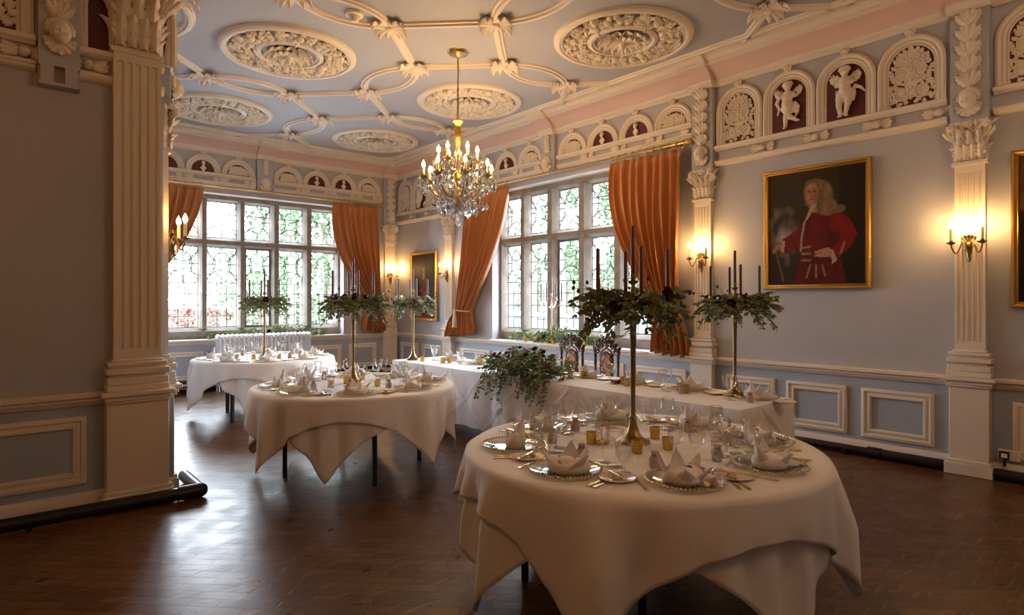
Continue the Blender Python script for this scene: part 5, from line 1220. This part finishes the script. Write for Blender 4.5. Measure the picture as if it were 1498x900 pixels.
def hedge(a, c, w, h, m, label, seed, n=3800):
    d = Vector((c[0]-a[0], c[1]-a[1], 0)); L = d.length; t = thing('hedge', label, 'hedge', TR(a[0],a[1],-.36,math.atan2(d.y,d.x)))
    obj('foliage', leaves_b(n, lambda q: Vector((q.uniform(0,L), (q.uniform(-.5,.5))*w, h*(q.random()**.6)+.08*math.sin(q.uniform(0,60)))), .16, seed), m, t, ang=0)
    obj('hedge_core', B().box(0,L,-w*.32,w*.32,0,h*.8), 'bark', t)
p, q_ = along(200,30), along(400,26); hedge(p, q_, 1.2, 1.45, 'copper_leaf', 'clipped copper beech hedge outside the left window', 61)
p, q_ = along(700,34), along(1010,24); hedge(p, q_, 1.8, 3.3, 'tree_leaf', 'tall green hedge beyond the parked cars', 62, 5200)
def car(M, paint, label):
    e = thing('car', label, 'car', M, 'cars parked outside'); Wd = .86
    body = [(-2.1,.35),(-2.12,.62),(-2.0,.80),(-1.55,.90),(-1.0,.95),(1.35,.98),(1.95,.92),(2.08,.70),(2.08,.38),(1.75,.25),(-1.8,.25)]
    b = B(); b.prism(body, -Wd, Wd, 'y'); obj('body', b, paint, e, bevel=.05)
    cab = [(-1.05,.94),(-.35,1.40),(.75,1.46),(1.45,1.30),(1.75,.96)]
    b = B(); n = len(cab); vs = [(x,-Wd*(.92 if z < 1 else .74),z) for x,z in cab]+[(x,Wd*(.92 if z < 1 else .74),z) for x,z in cab]; b.add(vs, [(i,(i+1)%n,n+(i+1)%n,n+i) for i in range(n)]+[tuple(range(n))[::-1],tuple(range(n,2*n))]); obj('glasshouse', b, 'car_glass', e)
    b = B(); b.add([(x,y,z+.012) for x,z in ((-.33,1.40),(.75,1.46),(1.40,1.31)) for y in (-.64,.64)], [(0,1,3,2),(2,3,5,4)]); 
    for s in (-1,1): b.tube([(-1.05,s*.79,.95),(-.35,s*.64,1.41),(.75,s*.64,1.465),(1.45,s*.64,1.31),(1.75,s*.79,.97)], .035, 6); b.tube([(.2,s*.80,.96),(.2,s*.645,1.44)], .03, 5)
    r = obj('roof', b, paint, e); 
    for x in (-1.35,1.3):
        for s in (-1,1):
            b = B(); T = TR(x,s*.80,.32,0,0,PI/2); b.lathe([(0,-.1),(.26,-.1),(.32,-.07),(.32,.07),(.26,.1),(0,.1)], 20, T=T); wl = obj('wheel', b, 'rubber', e)
            b = B(); b.lathe([(0,-.115 if s > 0 else .105),(.19,-.11 if s > 0 else .10),(.2,-.09 if s > 0 else .11),(0,-.09 if s > 0 else .118)], 12, T=T); obj('hub_cap', b, 'alloy', wl)
    for s in (-1,1): b = B(); b.ell((-2.04,s*.62,.68), (.07,.15,.08), 8, 6); obj('headlamp', b, 'alloy', e)
for px, d, rz, pt, l in ((790,15.5,2.45,'car_blue','dark blue-grey car parked nearest outside the large window'), (768,20.5,2.2,'car_white','white car parked behind at the left of the large window'), (880,16.5,2.5,'car_white','white car parked toward the right of the large window'), (985,12.5,2.4,'car_silver','silver car outside behind the nearest candelabrum')):
    x, y = along(px, d); car(TR(x,y,-.35,rz), pt, l)
# ================================================================== CAMERA, LIGHT, OUTSIDE
cam = bpy.data.cameras.new('camera'); cam.sensor_width = 36; cam.lens = F/1498*36; cam.shift_y = -10/1498; cam.clip_end = 300
co = bpy.data.objects.new('camera', cam); COL.objects.link(co); co.location = (0,0,EYE); co.rotation_euler = (PI/2, 0, -math.atan2(FW.x, FW.y)); scn.camera = co
w = bpy.data.worlds.new('overcast'); scn.world = w; w.use_nodes = True; bg = w.node_tree.nodes['Background']
bg.inputs['Color'].default_value = (.80,.90,1.0,1); bg.inputs['Strength'].default_value = 25.0
for (x,y,rz,sx) in ((XW+.5,6.26,PI/2,3.2),(3.42,YB+.5,PI,3.7)):        # sampling portals in the window openings
    l = bpy.data.lights.new('window_portal', 'AREA'); l.shape = 'RECTANGLE'; l.size = sx; l.size_y = 2.6; l.cycles.is_portal = True
    o = bpy.data.objects.new('window_portal', l); COL.objects.link(o); o.matrix_world = Matrix.Translation((x,y,2.1)) @ Matrix.Rotation(rz,4,'Z') @ Matrix.Rotation(PI/2,4,'X')
scn.view_settings.view_transform = 'Standard'; scn.view_settings.look = 'None'; scn.view_settings.gamma = 1; scn.view_settings.exposure = .50; scn.view_settings.use_curve_mapping = False
c = scn.cycles; c.use_denoising = True; c.max_bounces = 10; c.diffuse_bounces = 5; c.glossy_bounces = 4; c.transmission_bounces = 8; c.transparent_max_bounces = 24
c.sample_clamp_indirect = 6; c.caustics_reflective = False; c.caustics_refractive = False; c.blur_glossy = .5
